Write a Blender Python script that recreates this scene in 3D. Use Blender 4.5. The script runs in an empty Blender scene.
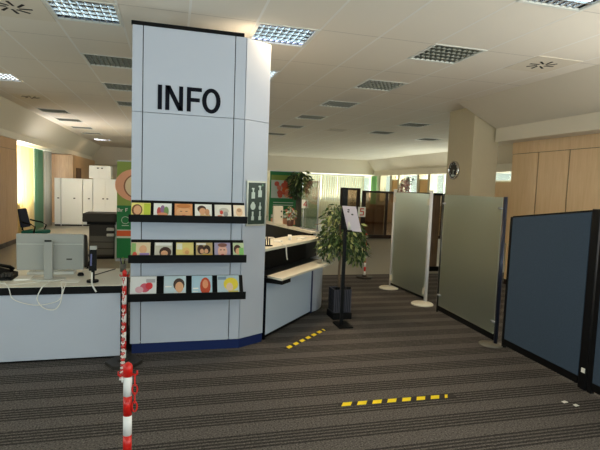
import bpy, bmesh, math, random
from mathutils import Vector, Matrix
random.seed(7)
S = bpy.context.scene
COL = S.collection
PI = math.pi

# ------------------------------------------------------------------ materials
def lin(c):
    return c / 12.92 if c <= 0.04045 else ((c + 0.055) / 1.055) ** 2.4
def rgb(r, g, b):
    return (lin(r / 255), lin(g / 255), lin(b / 255), 1)
MATS = {}
def mat(name, c, rough=0.55, metal=0.0, grain=0.0, gscale=60.0, spec=0.5, emit=0.0, bump=0.0, trans=0.0):
    if name in MATS:
        return MATS[name]
    m = bpy.data.materials.new(name); m.use_nodes = True
    nt = m.node_tree; b = nt.nodes['Principled BSDF']
    col = rgb(*c)
    b.inputs['Base Color'].default_value = col
    b.inputs['Roughness'].default_value = rough
    b.inputs['Metallic'].default_value = metal
    b.inputs['Specular IOR Level'].default_value = spec
    if trans:
        b.inputs['Transmission Weight'].default_value = trans
    if emit:
        b.inputs['Emission Color'].default_value = col
        b.inputs['Emission Strength'].default_value = emit
    if grain or bump:
        tc = nt.nodes.new('ShaderNodeTexCoord'); n = nt.nodes.new('ShaderNodeTexNoise')
        n.inputs['Scale'].default_value = gscale; n.inputs['Detail'].default_value = 3
        nt.links.new(tc.outputs['Object'], n.inputs['Vector'])
        if grain:
            r = nt.nodes.new('ShaderNodeMapRange')
            r.inputs['To Min'].default_value = 1 - grain; r.inputs['To Max'].default_value = 1 + grain
            nt.links.new(n.outputs['Fac'], r.inputs['Value'])
            mx = nt.nodes.new('ShaderNodeMix'); mx.data_type = 'RGBA'; mx.blend_type = 'MULTIPLY'
            mx.inputs[0].default_value = 1
            mx.inputs[6].default_value = col
            nt.links.new(r.outputs['Result'], mx.inputs[7])
            nt.links.new(mx.outputs[2], b.inputs['Base Color'])
        if bump:
            bp = nt.nodes.new('ShaderNodeBump'); bp.inputs['Strength'].default_value = bump
            bp.inputs['Distance'].default_value = 0.003
            nt.links.new(n.outputs['Fac'], bp.inputs['Height'])
            nt.links.new(bp.outputs['Normal'], b.inputs['Normal'])
    MATS[name] = m
    return m

def math_node(nt, op, a, b=None, c=None):
    n = nt.nodes.new('ShaderNodeMath'); n.operation = op
    for i, v in enumerate((a, b, c)):
        if v is None: continue
        if isinstance(v, (int, float)): n.inputs[i].default_value = v
        else: nt.links.new(v, n.inputs[i])
    return n.outputs[0]

def wood_mat(name, c1, c2, rough=0.45):
    m = bpy.data.materials.new(name); m.use_nodes = True
    nt = m.node_tree; b = nt.nodes['Principled BSDF']
    tc = nt.nodes.new('ShaderNodeTexCoord'); mp = nt.nodes.new('ShaderNodeMapping')
    mp.inputs['Scale'].default_value = (14, 14, 1.2)
    nt.links.new(tc.outputs['Object'], mp.inputs['Vector'])
    n = nt.nodes.new('ShaderNodeTexNoise'); n.inputs['Scale'].default_value = 2.2; n.inputs['Detail'].default_value = 6
    nt.links.new(mp.outputs['Vector'], n.inputs['Vector'])
    cr = nt.nodes.new('ShaderNodeValToRGB')
    cr.color_ramp.elements[0].position = 0.3; cr.color_ramp.elements[0].color = rgb(*c1)
    cr.color_ramp.elements[1].position = 0.7; cr.color_ramp.elements[1].color = rgb(*c2)
    nt.links.new(n.outputs['Fac'], cr.inputs['Fac']); nt.links.new(cr.outputs['Color'], b.inputs['Base Color'])
    b.inputs['Roughness'].default_value = rough
    MATS[name] = m
    return m

def carpet_mat():
    m = bpy.data.materials.new('carpet'); m.use_nodes = True
    nt = m.node_tree; b = nt.nodes['Principled BSDF']
    tc = nt.nodes.new('ShaderNodeTexCoord'); sp = nt.nodes.new('ShaderNodeSeparateXYZ')
    nt.links.new(tc.outputs['Object'], sp.inputs['Vector'])
    n0 = nt.nodes.new('ShaderNodeTexNoise'); n0.inputs['Scale'].default_value = 90; n0.inputs['Detail'].default_value = 2
    nt.links.new(tc.outputs['Object'], n0.inputs['Vector'])
    wob = math_node(nt, 'MULTIPLY_ADD', n0.outputs['Fac'], 0.012, -0.006)
    y = math_node(nt, 'ADD', sp.outputs['Y'], wob)
    per = 0.335
    ph = math_node(nt, 'FRACT', math_node(nt, 'DIVIDE', math_node(nt, 'ADD', y, 0.10), per))
    inband = math_node(nt, 'LESS_THAN', ph, 0.58)
    ln = math_node(nt, 'FRACT', math_node(nt, 'MULTIPLY', ph, 5 / 0.58))
    line = math_node(nt, 'MULTIPLY', inband, math_node(nt, 'LESS_THAN', ln, 0.55))
    n1 = nt.nodes.new('ShaderNodeTexNoise'); n1.inputs['Scale'].default_value = 85; n1.inputs['Detail'].default_value = 3
    nt.links.new(tc.outputs['Object'], n1.inputs['Vector'])
    n2 = nt.nodes.new('ShaderNodeTexNoise'); n2.inputs['Scale'].default_value = 45; n2.inputs['Detail'].default_value = 3
    nt.links.new(tc.outputs['Object'], n2.inputs['Vector'])
    mx = nt.nodes.new('ShaderNodeMix'); mx.data_type = 'RGBA'
    mx.inputs[6].default_value = rgb(95, 90, 87); mx.inputs[7].default_value = rgb(46, 43, 42)
    nt.links.new(math_node(nt, 'MULTIPLY', line, 0.85), mx.inputs[0])
    md = nt.nodes.new('ShaderNodeMix'); md.data_type = 'RGBA'; md.blend_type = 'MULTIPLY'; md.inputs[0].default_value = 1
    g = math_node(nt, 'ADD', math_node(nt, 'MULTIPLY_ADD', n1.outputs['Fac'], 3.4, -1.05), math_node(nt, 'MULTIPLY', n2.outputs['Fac'], 0.7))
    nt.links.new(mx.outputs[2], md.inputs[6]); nt.links.new(g, md.inputs[7])
    nt.links.new(md.outputs[2], b.inputs['Base Color'])
    b.inputs['Roughness'].default_value = 0.95; b.inputs['Specular IOR Level'].default_value = 0.15
    bp = nt.nodes.new('ShaderNodeBump'); bp.inputs['Strength'].default_value = 0.5; bp.inputs['Distance'].default_value = 0.004
    nt.links.new(n1.outputs['Fac'], bp.inputs['Height']); nt.links.new(bp.outputs['Normal'], b.inputs['Normal'])
    return m

GX0, GP = -2.47, 0.65      # ceiling grid: first bar and pitch
def ceiling_mat():
    m = bpy.data.materials.new('ceiling_tiles'); m.use_nodes = True
    nt = m.node_tree; b = nt.nodes['Principled BSDF']
    tc = nt.nodes.new('ShaderNodeTexCoord'); sp = nt.nodes.new('ShaderNodeSeparateXYZ')
    nt.links.new(tc.outputs['Object'], sp.inputs['Vector'])
    fx = math_node(nt, 'FRACT', math_node(nt, 'DIVIDE', math_node(nt, 'SUBTRACT', sp.outputs['X'], GX0 - 20 * GP - 0.012), GP))
    bar = math_node(nt, 'LESS_THAN', fx, 0.024 / GP)
    fy = math_node(nt, 'FRACT', math_node(nt, 'DIVIDE', math_node(nt, 'SUBTRACT', sp.outputs['Y'], 4.77 - 20 * GP * 2), GP * 2))
    seam = math_node(nt, 'LESS_THAN', fy, 0.014 / (GP * 2))
    n = nt.nodes.new('ShaderNodeTexNoise'); n.inputs['Scale'].default_value = 1.1; n.inputs['Detail'].default_value = 2
    nt.links.new(tc.outputs['Object'], n.inputs['Vector'])
    mx = nt.nodes.new('ShaderNodeMix'); mx.data_type = 'RGBA'
    mx.inputs[6].default_value = rgb(232, 224, 210); mx.inputs[7].default_value = rgb(200, 192, 180)
    nt.links.new(seam, mx.inputs[0])
    m2 = nt.nodes.new('ShaderNodeMix'); m2.data_type = 'RGBA'
    nt.links.new(bar, m2.inputs[0]); nt.links.new(mx.outputs[2], m2.inputs[6]); m2.inputs[7].default_value = rgb(238, 234, 226)
    nt.links.new(m2.outputs[2], b.inputs['Base Color'])
    nt.links.new(math_node(nt, 'MULTIPLY_ADD', bar, -0.45, 0.85), b.inputs['Roughness'])
    return m

def frosted_mat():
    m = bpy.data.materials.new('frosted_glass'); m.use_nodes = True
    nt = m.node_tree; b = nt.nodes['Principled BSDF']
    b.inputs['Base Color'].default_value = rgb(198, 206, 194)
    b.inputs['Roughness'].default_value = 0.4
    b.inputs['Transmission Weight'].default_value = 0.92
    b.inputs['IOR'].default_value = 1.25
    return m

def clear_mat(name, tint, gloss=0.12):
    m = bpy.data.materials.new(name); m.use_nodes = True
    nt = m.node_tree
    for n in list(nt.nodes): nt.nodes.remove(n)
    o = nt.nodes.new('ShaderNodeOutputMaterial'); t = nt.nodes.new('ShaderNodeBsdfTransparent'); g = nt.nodes.new('ShaderNodeBsdfGlossy')
    t.inputs['Color'].default_value = rgb(*tint); g.inputs['Roughness'].default_value = 0.05
    x = nt.nodes.new('ShaderNodeMixShader'); x.inputs[0].default_value = gloss
    nt.links.new(t.outputs[0], x.inputs[1]); nt.links.new(g.outputs[0], x.inputs[2]); nt.links.new(x.outputs[0], o.inputs['Surface'])
    return m

def cloth_mat(name, c, tr=0.5):
    m = bpy.data.materials.new(name); m.use_nodes = True
    nt = m.node_tree
    for n in list(nt.nodes): nt.nodes.remove(n)
    o = nt.nodes.new('ShaderNodeOutputMaterial'); d = nt.nodes.new('ShaderNodeBsdfDiffuse'); t = nt.nodes.new('ShaderNodeBsdfTranslucent')
    d.inputs['Color'].default_value = rgb(*c); t.inputs['Color'].default_value = rgb(*c)
    x = nt.nodes.new('ShaderNodeMixShader'); x.inputs[0].default_value = tr
    nt.links.new(d.outputs[0], x.inputs[1]); nt.links.new(t.outputs[0], x.inputs[2]); nt.links.new(x.outputs[0], o.inputs['Surface'])
    return m

CARPET = carpet_mat(); CEIL = ceiling_mat(); FROST = frosted_mat()
CLEAR = clear_mat('clear_glass', (235, 242, 238)); SMOKE = clear_mat('smoky_glass', (205, 188, 174), 0.14)
ACRYL = clear_mat('acrylic', (222, 224, 220), 0.2)
VINYL = mat('vinyl_floor', (146, 140, 126), 0.5, grain=0.06, gscale=30)
WALL = mat('wall_paint', (222, 214, 192), 0.8, grain=0.02, gscale=8)
SOFFIT = mat('soffit_paint', (226, 216, 198), 0.7, grain=0.015, gscale=5)
PILLAR = mat('pillar_paint', (196, 184, 156), 0.7, grain=0.03, gscale=10)
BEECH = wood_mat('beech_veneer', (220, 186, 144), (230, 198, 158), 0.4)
BEECHD = wood_mat('beech_darker', (188, 146, 106), (204, 164, 122), 0.45)  # darker beech tone for the left cupboards and wardrobe
DARKWOOD = wood_mat('dark_wood', (36, 22, 18), (58, 36, 28), 0.35)
BROWNWOOD = wood_mat('brown_wood', (92, 72, 58), (126, 104, 86), 0.5)
PANELW = mat('laminate_white', (190, 196, 210), 0.42, grain=0.015, gscale=3)
PANELB = mat('laminate_pale_blue', (192, 206, 226), 0.38)
CREAM = mat('laminate_cream', (224, 218, 202), 0.4)
NAVY = mat('navy_plinth', (26, 42, 92), 0.4, spec=0.3)
NAVYINK = mat('navy_ink', (6, 8, 22), 0.6, spec=0.15)
BLACK = mat('black_plastic', (7, 7, 8), 0.55, spec=0.2)
BLACKM = mat('black_metal', (10, 10, 12), 0.45, spec=0.25)
SEAM = mat('seam_shadow_gap', (26, 26, 30), 0.8)
GREYP = mat('grey_plastic', (176, 176, 170), 0.45)
LGREY = mat('light_grey_plastic', (196, 196, 188), 0.4)
MONG = mat('monitor_grey', (158, 158, 152), 0.45)
DGREY = mat('dark_grey_plastic', (50, 46, 41), 0.5, spec=0.3)
MGREY = mat('mid_grey_plastic', (112, 108, 98), 0.5)
WHITE = mat('white_plastic', (236, 234, 226), 0.4)
WPAINT = mat('white_lacquer', (228, 228, 220), 0.4)
POSTW = mat('post_silver_white', (206, 206, 210), 0.4)
ALU = mat('silver_metal', (186, 190, 200), 0.35, metal=0.55)
CHROME = mat('chrome', (220, 220, 222), 0.12, metal=1)
MIRROR = mat('louvre_aluminium', (205, 208, 214), 0.16, metal=1)
LOUVD = mat('louvre_unlit', (132, 133, 122), 0.5, metal=0.3)  # darker copy of the louvre metal, unlit look put into the colour
TRAYD = mat('tray_unlit', (70, 70, 64), 0.5, metal=0.5)  # tray colour darkened for fixtures that are not lit
TUBEOFF = mat('tube_unlit', (150, 148, 140), 0.5)
RED = mat('red_plastic', (206, 30, 22), 0.35)
WHITEP = mat('post_white', (236, 232, 230), 0.4)
YELLOW = mat('tape_yellow', (255, 226, 30), 0.5)
TAPEK = mat('tape_black', (62, 58, 56), 0.9, spec=0.2)
BLUEF = mat('blue_fabric', (66, 80, 97), 0.95, grain=0.28, gscale=140, spec=0.1, bump=0.4)
GREENF = mat('green_fabric', (18, 112, 98), 0.9, grain=0.15, gscale=80)
NAVYF = mat('navy_fabric', (34, 40, 62), 0.9, grain=0.15, gscale=80)
GREEN = mat('print_green', (14, 122, 62), 0.5)
LIME = mat('print_lime', (136, 158, 70), 0.5)
PEACH = mat('print_peach', (232, 168, 134), 0.5)
ORANGE = mat('print_orange', (222, 96, 44), 0.5)
PAPER = mat('paper', (240, 238, 230), 0.6)
LAV = mat('paper_lavender', (226, 220, 236), 0.6)
REDINK = mat('print_red', (206, 44, 30), 0.5)
DGREEN = mat('board_green', (30, 52, 42), 0.4)
PALEG = mat('print_pale', (200, 214, 204), 0.5)
LEAF = mat('leaf_green', (66, 92, 44), 0.5, grain=0.5, gscale=9)
LEAF2 = mat('leaf_pale', (158, 166, 104), 0.5, grain=0.3, gscale=9)
LEAF3 = mat('leaf_dark', (44, 66, 38), 0.5, grain=0.4, gscale=9)
BARK = mat('bark', (122, 100, 78), 0.8, grain=0.3, gscale=40)
MOSS = mat('moss_pole', (76, 76, 62), 0.9, grain=0.4, gscale=40)
SOIL = mat('soil', (40, 32, 26), 0.95, grain=0.4, gscale=60)
PLANTER = mat('planter_grey', (66, 66, 78), 0.5, grain=0.12, gscale=20)
BOXB = mat('brown_board', (186, 146, 106), 0.7, grain=0.08, gscale=12)
TAN = mat('tan_blind', (222, 180, 124), 0.7)
BLIND = cloth_mat('vertical_blind_fabric', (226, 222, 200), 0.16)
CURTY = cloth_mat('curtain_cream', (246, 228, 180), 0.6)
CURTG = cloth_mat('curtain_green', (128, 164, 138), 0.3)
CURTW = cloth_mat('curtain_grey', (206, 200, 192), 0.4)
PINK = mat('petal_pink', (240, 188, 174), 0.6)
TEAL = mat('foliage_teal', (122, 150, 140), 0.6)
TUBE = mat('tube_lit', (216, 228, 255), 0.5, emit=5.0)
FRAMEG = mat('frame_silver', (190, 192, 182), 0.35, metal=0.3)

# ------------------------------------------------------------------ mesh tools
class MB:
    def __init__(self):
        self.bm = bmesh.new(); self.m = []
    def mi(self, m):
        if m not in self.m: self.m.append(m)
        return self.m.index(m)
    def _faces(self, faces, m, smooth=False):
        i = self.mi(m)
        for f in faces: f.material_index = i; f.smooth = smooth
    def hexa(self, p, m, bev=0.0):
        v = [self.bm.verts.new(q) for q in p]
        fs = [self.bm.faces.new([v[i] for i in q]) for q in ((3, 2, 1, 0), (4, 5, 6, 7), (0, 1, 5, 4), (1, 2, 6, 5), (2, 3, 7, 6), (3, 0, 4, 7))]
        self._faces(fs, m)
        if bev:
            es = set(e for f in fs for e in f.edges)
            r = bmesh.ops.bevel(self.bm, geom=list(es), offset=bev, segments=2, affect='EDGES', profile=0.5)
            self._faces(r['faces'], m)
        return self
    def box(self, x0, x1, y0, y1, z0, z1, m, bev=0.0):
        return self.hexa([(x0, y0, z0), (x1, y0, z0), (x1, y1, z0), (x0, y1, z0), (x0, y0, z1), (x1, y0, z1), (x1, y1, z1), (x0, y1, z1)], m, bev)
    def slab(self, a, b, th, z0, z1, m, bev=0.0, z1b=None):
        # upright slab on the floor line a-b, thickness th to the left of the line
        a = Vector((a[0], a[1])); b = Vector((b[0], b[1])); d = (b - a).normalized(); n = Vector((-d.y, d.x)) * th
        z1b = z1 if z1b is None else z1b
        q = [a, b, b + n, a + n] if th > 0 else [a + n, b + n, b, a]
        hi = [z1, z1b, z1b, z1]
        return self.hexa([(p.x, p.y, z0) for p in q] + [(p.x, p.y, h) for p, h in zip(q, hi)], m, bev)
    def prism(self, pts, z0, z1, m, bev=0.0):
        lo = [self.bm.verts.new((x, y, z0)) for x, y in pts]; hi = [self.bm.verts.new((x, y, z1)) for x, y in pts]
        n = len(pts); fs = [self.bm.faces.new(list(reversed(lo))), self.bm.faces.new(hi)]
        for i in range(n): fs.append(self.bm.faces.new((lo[i], lo[(i + 1) % n], hi[(i + 1) % n], hi[i])))
        self._faces(fs, m)
        if bev:
            es = set(e for f in fs for e in f.edges)
            r = bmesh.ops.bevel(self.bm, geom=list(es), offset=bev, segments=2, affect='EDGES', profile=0.5); self._faces(r['faces'], m)
        return self
    def quad(self, p, m):
        f = self.bm.faces.new([self.bm.verts.new(q) for q in p]); self._faces([f], m); return self
    def lathe(self, prof, m, c=(0, 0, 0), seg=20, axis='Z'):
        rings = []
        for r, h in prof:
            ring = []
            for k in range(seg):
                a = 2 * PI * k / seg
                p = (r * math.cos(a), r * math.sin(a), h)
                if axis == 'X': p = (h, r * math.cos(a), r * math.sin(a))
                if axis == 'Y': p = (r * math.cos(a), h, -r * math.sin(a))
                ring.append(self.bm.verts.new((p[0] + c[0], p[1] + c[1], p[2] + c[2])))
            rings.append(ring)
        fs = []
        for a, b in zip(rings, rings[1:]):
            for k in range(seg): fs.append(self.bm.faces.new((a[k], a[(k + 1) % seg], b[(k + 1) % seg], b[k])))
        self._faces(fs, m, True)
        caps = [self.bm.faces.new(list(reversed(rings[0]))), self.bm.faces.new(rings[-1])]
        self._faces(caps, m); return self
    def tube(self, pts, r, m, seg=8, closed=False, radii=None):
        pts = [Vector(p) for p in pts]; n = len(pts); rings = []
        up = Vector((0, 0, 1))
        for i, p in enumerate(pts):
            if closed: t = pts[(i + 1) % n] - pts[i - 1]
            else: t = pts[min(i + 1, n - 1)] - pts[max(i - 1, 0)]
            t.normalize()
            s = t.cross(up) if abs(t.dot(up)) < 0.95 else t.cross(Vector((0, 1, 0)))
            s.normalize(); u = s.cross(t)
            rr = radii[i] if radii else r
            rings.append([self.bm.verts.new(p + s * rr * math.cos(2 * PI * k / seg) + u * rr * math.sin(2 * PI * k / seg)) for k in range(seg)])
        fs = []
        rng = range(n) if closed else range(n - 1)
        for i in rng:
            a, b = rings[i], rings[(i + 1) % n]
            for k in range(seg): fs.append(self.bm.faces.new((a[k], a[(k + 1) % seg], b[(k + 1) % seg], b[k])))
        if not closed:
            fs.append(self.bm.faces.new(list(reversed(rings[0])))); fs.append(self.bm.faces.new(rings[-1]))
        self._faces(fs, m, True); return self
    def xform(self, M):
        self.bm.transform(M); return self
    def patch(self, o, u, v, poly, lift, m):
        # flat printed shape: poly in (u,v) metres on the plane through o
        o, u, v = Vector(o), Vector(u).normalized(), Vector(v).normalized(); n = u.cross(v)
        return self.quad_n([o + u * a + v * b + n * lift for a, b in poly], m)
    def quad_n(self, p, m):
        f = self.bm.faces.new([self.bm.verts.new(q) for q in p]); self._faces([f], m); return self
    def build(self, name, parent=None, local=False, kind=None):
        me = bpy.data.meshes.new(name)
        bmesh.ops.recalc_face_normals(self.bm, faces=[f for f in self.bm.faces if len(f.edges) and any(not e.is_boundary for e in f.edges)])
        if parent is not None and not local:
            self.bm.transform(wm(parent).inverted())
        self.bm.to_mesh(me); self.bm.free()
        for m in self.m: me.materials.append(m)
        o = bpy.data.objects.new(name, me); COL.objects.link(o)
        if parent is not None: o.parent = parent
        if kind: o['kind'] = kind
        return o

def wm(o):
    M = o.matrix_basis.copy()
    while o.parent is not None:
        o = o.parent; M = o.matrix_basis @ M
    return M
def ell(cx, cy, rx, ry, n=14, a0=0.0, a1=2 * PI):
    full = abs(a1 - a0 - 2 * PI) < 1e-6
    return [(cx + rx * math.cos(a0 + (a1 - a0) * k / (n if full else n - 1)), cy + ry * math.sin(a0 + (a1 - a0) * k / (n if full else n - 1))) for k in range(n)]
def rect(x0, x1, y0, y1): return [(x0, y0), (x1, y0), (x1, y1), (x0, y1)]
def tag(o, label, cat, group=None, kind=None):
    if label: o['label'] = label
    if cat: o['category'] = cat
    if group: o['group'] = group
    if kind: o['kind'] = kind
    return o
def thing(name, label, cat, loc=(0, 0, 0), rz=0.0, group=None):
    o = bpy.data.objects.new(name, None); o.empty_display_size = 0.1; COL.objects.link(o)
    o.location = loc; o.rotation_euler = (0, 0, rz)
    return tag(o, label, cat, group)
def dup(root, loc, rz=0.0, label=None, group=None):
    r = root.copy(); COL.objects.link(r); r.location = loc; r.rotation_euler = (0, 0, rz)
    if label: r['label'] = label
    if group: r['group'] = group
    for ch in list(root.children):
        c = ch.copy(); COL.objects.link(c); c.parent = r
        for g in list(ch.children):
            d = g.copy(); COL.objects.link(d); d.parent = c
    return r
def struct(mb, name): return mb.build(name, kind='structure')

# 5x7-ish stroke digits and capitals drawn as polygons (unit square, x right, y up)
def letter(ch):
    if ch == 'I': return [rect(0, .17, 0, 1)]
    if ch == 'N': return [rect(0, .17, 0, 1), rect(.56, .73, 0, 1), [(0, 1), (.2, 1), (.73, 0), (.53, 0)]]
    if ch == 'F': return [rect(0, .17, 0, 1), rect(.17, .62, .84, 1), rect(.17, .54, .41, .57)]
    if ch == 'O':
        o, i = ell(.38, .5, .38, .52, 24), ell(.38, .5, .20, .355, 24)
        return [[o[k], o[(k + 1) % 24], i[(k + 1) % 24], i[k]] for k in range(24)]
    if ch == 'h': return [rect(0, .15, 0, 1), rect(.15, .4, .5, .62), rect(.4, .53, 0, .6)]
    if ch == 'r': return [rect(0, .15, 0, .65), rect(.15, .4, .52, .65)]
    if ch == '5': return [rect(.05, .65, .86, 1), rect(.05, .2, .5, .9), rect(.05, .6, .5, .63), rect(.5, .65, .1, .55), rect(.0, .6, 0, .14)]
    if ch == '4': return [rect(.42, .57, 0, 1), rect(0, .7, .25, .38), [(0, .38), (.16, .38), (.57, 1), (.42, 1)]]
    return []
def text(mb, s, o, u, v, size, lift, m, gap=0.16):
    x = 0
    adv = {'I': .15, 'N': .70, 'F': .60, 'O': .76, 'h': .53, 'r': .4, '5': .66, '4': .7, ' ': .3}
    for ch in s:
        for p in letter(ch): mb.patch(o, u, v, [((x + a) * size, b * size) for a, b in p], lift, m)
        x += adv[ch] + gap

# ------------------------------------------------------------------ the setting
CZ = 3.30
YB, YF = -2.5, 26.0
m = MB(); m.box(-4.9, 11.6, YB, 8.72, -0.1, 0, CARPET); struct(m, 'floor')
m = MB(); m.box(-4.9, 11.6, 8.72, YF + .3, -0.1, 0, VINYL); struct(m, 'floor')

# fixtures in the ceiling: (column left edge, front edge, state)
LIGHTS = [
    (-1.17, 4.78, 'dim', 'large silvery louvred ceiling light left of the INFO column, nearest the camera'),
    (-1.17, 6.75, 'off', 'unlit louvred ceiling light left of the INFO column, second in its row'),
    (-1.17, 8.60, 'off', 'unlit louvred ceiling light left of the INFO column, third in its row'),
    (-1.17, 10.45, 'off', 'small far louvred ceiling light hard against the INFO column edge, fourth in its row'),
    (-3.12, 8.55, 'on', 'lit louvred ceiling light beside the left sloping soffit, at the picture edge'),
    (-3.12, 12.45, 'off', 'unlit ceiling light beside the left sloping soffit, first one past the air vent'),
    (-3.12, 14.20, 'off', 'unlit ceiling light beside the left sloping soffit, second past the air vent'),
    (-3.12, 16.15, 'off', 'unlit ceiling light beside the left sloping soffit, third past the air vent'),
    (-3.12, 18.00, 'off', 'unlit ceiling light beside the left sloping soffit, fourth past the air vent'),
    (-3.12, 20.60, 'on', 'lit farthest ceiling light beside the left sloping soffit'),
    (0.78, 4.78, 'on', 'bright louvred ceiling light touching the top right of the INFO column'),
    (0.78, 6.65, 'on', 'lit ceiling light peeking out right of the INFO column behind the bright one'),
    (2.73, 2.85, 'dim', 'silvery louvred ceiling light at the top right edge of the picture'),
    (2.73, 4.75, 'off', 'large unlit louvred ceiling light over the frosted screens'),
    (2.73, 6.60, 'off', 'unlit ceiling light in the right hand row, second behind the large one'),
    (2.73, 8.45, 'off', 'unlit ceiling light in the right hand row, third from the camera'),
    (2.73, 10.35, 'off', 'unlit ceiling light in the right hand row, fourth from the camera'),
    (2.73, 12.25, 'off', 'unlit ceiling light in the right hand row, fifth from the camera'),
    (2.73, 14.30, 'off', 'small far ceiling light beside the INFO column, sixth in the right hand row'),
    (5.33, 10.30, 'off', 'unlit ceiling light in front of the clock pillar, nearest of the far group'),
    (5.33, 12.20, 'off', 'unlit far ceiling light behind the one in front of the clock pillar'),
    (7.28, 13.00, 'off', 'unlit far ceiling light just left of the clock pillar'),
]
VENTS = [
    (-1.82, 4.90, 'square air vent with black swirl slots at the top left picture corner'),
    (4.03, 4.70, 'square air vent with black swirl slots beside the right soffit'),
    (-3.12, 10.50, 'dark slotted air vent between ceiling lights by the left soffit'),
    (4.03, 12.30, 'plain white air vent panel in the far ceiling above the ficus'),
]
FS = GP
holes = {}
for x, y, *_ in LIGHTS:
    holes.setdefault(round((x - GX0) / GP), []).append((y, y + FS))
m = MB()
def strip(x0, x1, y0, y1): m.quad([(x0, y0, CZ), (x0, y1, CZ), (x1, y1, CZ), (x1, y0, CZ)], CEIL)
k = -2
x = -3.4
edges = [-3.4] + [GX0 + GP * i for i in range(-1, 21)] + [10.55]
for a, b in zip(edges, edges[1:]):
    kk = round((max(a, -3.12) - GX0) / GP) if a > -3.3 else -99
    yend0 = YB if b <= 4.95 else (7.67 if a >= 4.9 else YB)
    hs = sorted(holes.get(kk, []))
    segs, y0 = [], yend0
    for h0, h1 in hs:
        segs.append((y0, h0)); y0 = h1
    segs.append((y0, YF))
    for s0, s1 in segs:
        if a < 4.93 < b:
            strip(a, 4.93, s0, s1); strip(4.93, b, max(s0, 7.67), s1)
        else: strip(a, b, s0, s1)
ceil = struct(m, 'ceiling')

# right: sloping soffit over the wooden cupboards, ending at the clock pillar
m = MB()
pr = [(4.93, 3.3), (5.75, 2.9), (5.75, 2.655), (6.75, 2.655), (6.75, 3.35), (4.93, 3.35)]
def extr(pts, y0, y1, mm):
    a = [m.bm.verts.new((px, y0, pz)) for px, pz in pts]; b = [m.bm.verts.new((px, y1, pz)) for px, pz in pts]
    fs = [m.bm.faces.new(a), m.bm.faces.new(list(reversed(b)))]
    for i in range(len(pts)): fs.append(m.bm.faces.new((a[i], b[i], b[(i + 1) % len(pts)], a[(i + 1) % len(pts)])))
    m._faces(fs, mm)
extr(pr, YB, 7.67, SOFFIT); struct(m, 'trim_1')
m = MB(); extr([(-3.38, 3.3), (-3.82, 2.78), (-3.82, 2.62), (-4.9, 2.62), (-4.9, 3.35), (-3.38, 3.35)], YB, YF, SOFFIT); struct(m, 'trim_2')
# right side of the far hall
m = MB(); extr([(10.5, 3.3), (11.1, 2.75), (11.1, 2.47), (11.6, 2.47), (11.6, 3.35), (10.5, 3.35)], 7.67, YF, SOFFIT); struct(m, 'trim_3')
# back soffit
m = MB()
m.hexa([(-4.6, 25.4, 2.42), (11.5, 25.4, 2.52), (11.5, 26.3, 2.52), (-4.6, 26.3, 2.42), (-4.6, 25.0, 3.3), (11.5, 25.0, 3.3), (11.5, 26.3, 3.35), (-4.6, 26.3, 3.35)], SOFFIT)
struct(m, 'trim_4')
# walls
m = MB(); m.box(6.12, 6.3, 3.1, 5.58, 0, 2.655, BEECH); m.box(6.12, 6.3, YB, 3.1, 0, .6, BEECH); m.box(6.12, 6.3, YB, -2.1, .6, 2.655, BEECH); m.box(6.7, 6.85, 3.1, 7.6, 0, 3.3, WALL); struct(m, 'wall_right')
m = MB(); m.box(6.7, 11.5, 7.5, 7.62, 0, 3.3, WALL); struct(m, 'wall_near_right')
# left wall: openings near the camera added for light; window past the wooden cupboards
m = MB()
m.box(-4.9, -4.6, YB, 26, 0, 0.85, WALL)
for y0, y1 in ((YB, -1.8), (4.2, 5.0), (9.6, 13.5), (18.7, 26)): m.box(-4.9, -4.6, y0, y1, 0.85, 2.62, WALL)
struct(m, 'wall_left')
m = MB()
m.box(-4.9, 5.2, YF, YF + .2, 0, 3.3, WALL); m.box(5.2, 11.6, YF, YF + .2, 0, 0.9, WALL)
struct(m, 'wall_back')
m = MB(); m.box(-4.9, 6.9, YB - .2, YB, 0, 1.0, WALL); m.box(-4.9, -4.0, YB - .2, YB, 1.0, 3.3, WALL); m.box(5.2, 6.9, YB - .2, YB, 1.0, 3.3, WALL)
m.box(-4.9, 6.9, YB - .2, YB, 2.75, 3.35, WALL); struct(m, 'wall_front')
# far right wall: beech panels with a window strip
m = MB()
m.box(11.2, 11.5, 7.6, 15.3, 0, 2.12, BEECH); m.box(11.2, 11.5, 15.3, YF, 0, 1.05, WALL)
for y in (15.3, 17.4, 19.3, 20.3, 22.3, 23.2, 24.6):
    m.box(11.15, 11.5, y - .1, y + .1, 1.05, 2.5, PILLAR)
m.box(11.2, 11.5, 24.7, 26, 1.05, 2.5, WALL)
struct(m, 'wall_far_right')
# clock pillar
m = MB(); m.box(5.32, 5.86, 7.72, 8.55, 0, CZ, PILLAR, 0.006); struct(m, 'pillar')

# windows
def window(name, x, y0, y1, z0, z1, n):
    w = MB()
    w.box(x, x + .06, y0, y1, z0, z0 + .06, WPAINT); w.box(x, x + .06, y0, y1, z1 - .06, z1, WPAINT)
    for i in range(n + 1):
        yy = y0 + (y1 - y0) * i / n; w.box(x, x + .06, max(y0, yy - .03), min(y1, yy + .03), z0, z1, WPAINT)
    o = struct(w, name)
    g = MB(); g.box(x + .025, x + .035, y0 + .05, y1 - .05, z0 + .06, z1 - .06, CLEAR); g.build('pane', o)
    return o
window('window_1', -4.8, 13.55, 18.65, .85, 2.62, 4)
window('added_window_2', -4.8, 5.0, 9.6, .85, 2.62, 4)  # unseen window, added to let light in from the left
window('added_window_3', -4.8, -1.8, 4.2, .85, 2.62, 5)  # added near the camera for light, never in view
window('added_window_8', 6.2, -2.05, 3.05, .62, 2.62, 4)  # invented opening for the right fill lamp, out of view
window('window_4', 11.38, 15.4, 24.6, 1.05, 2.5, 6)
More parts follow.
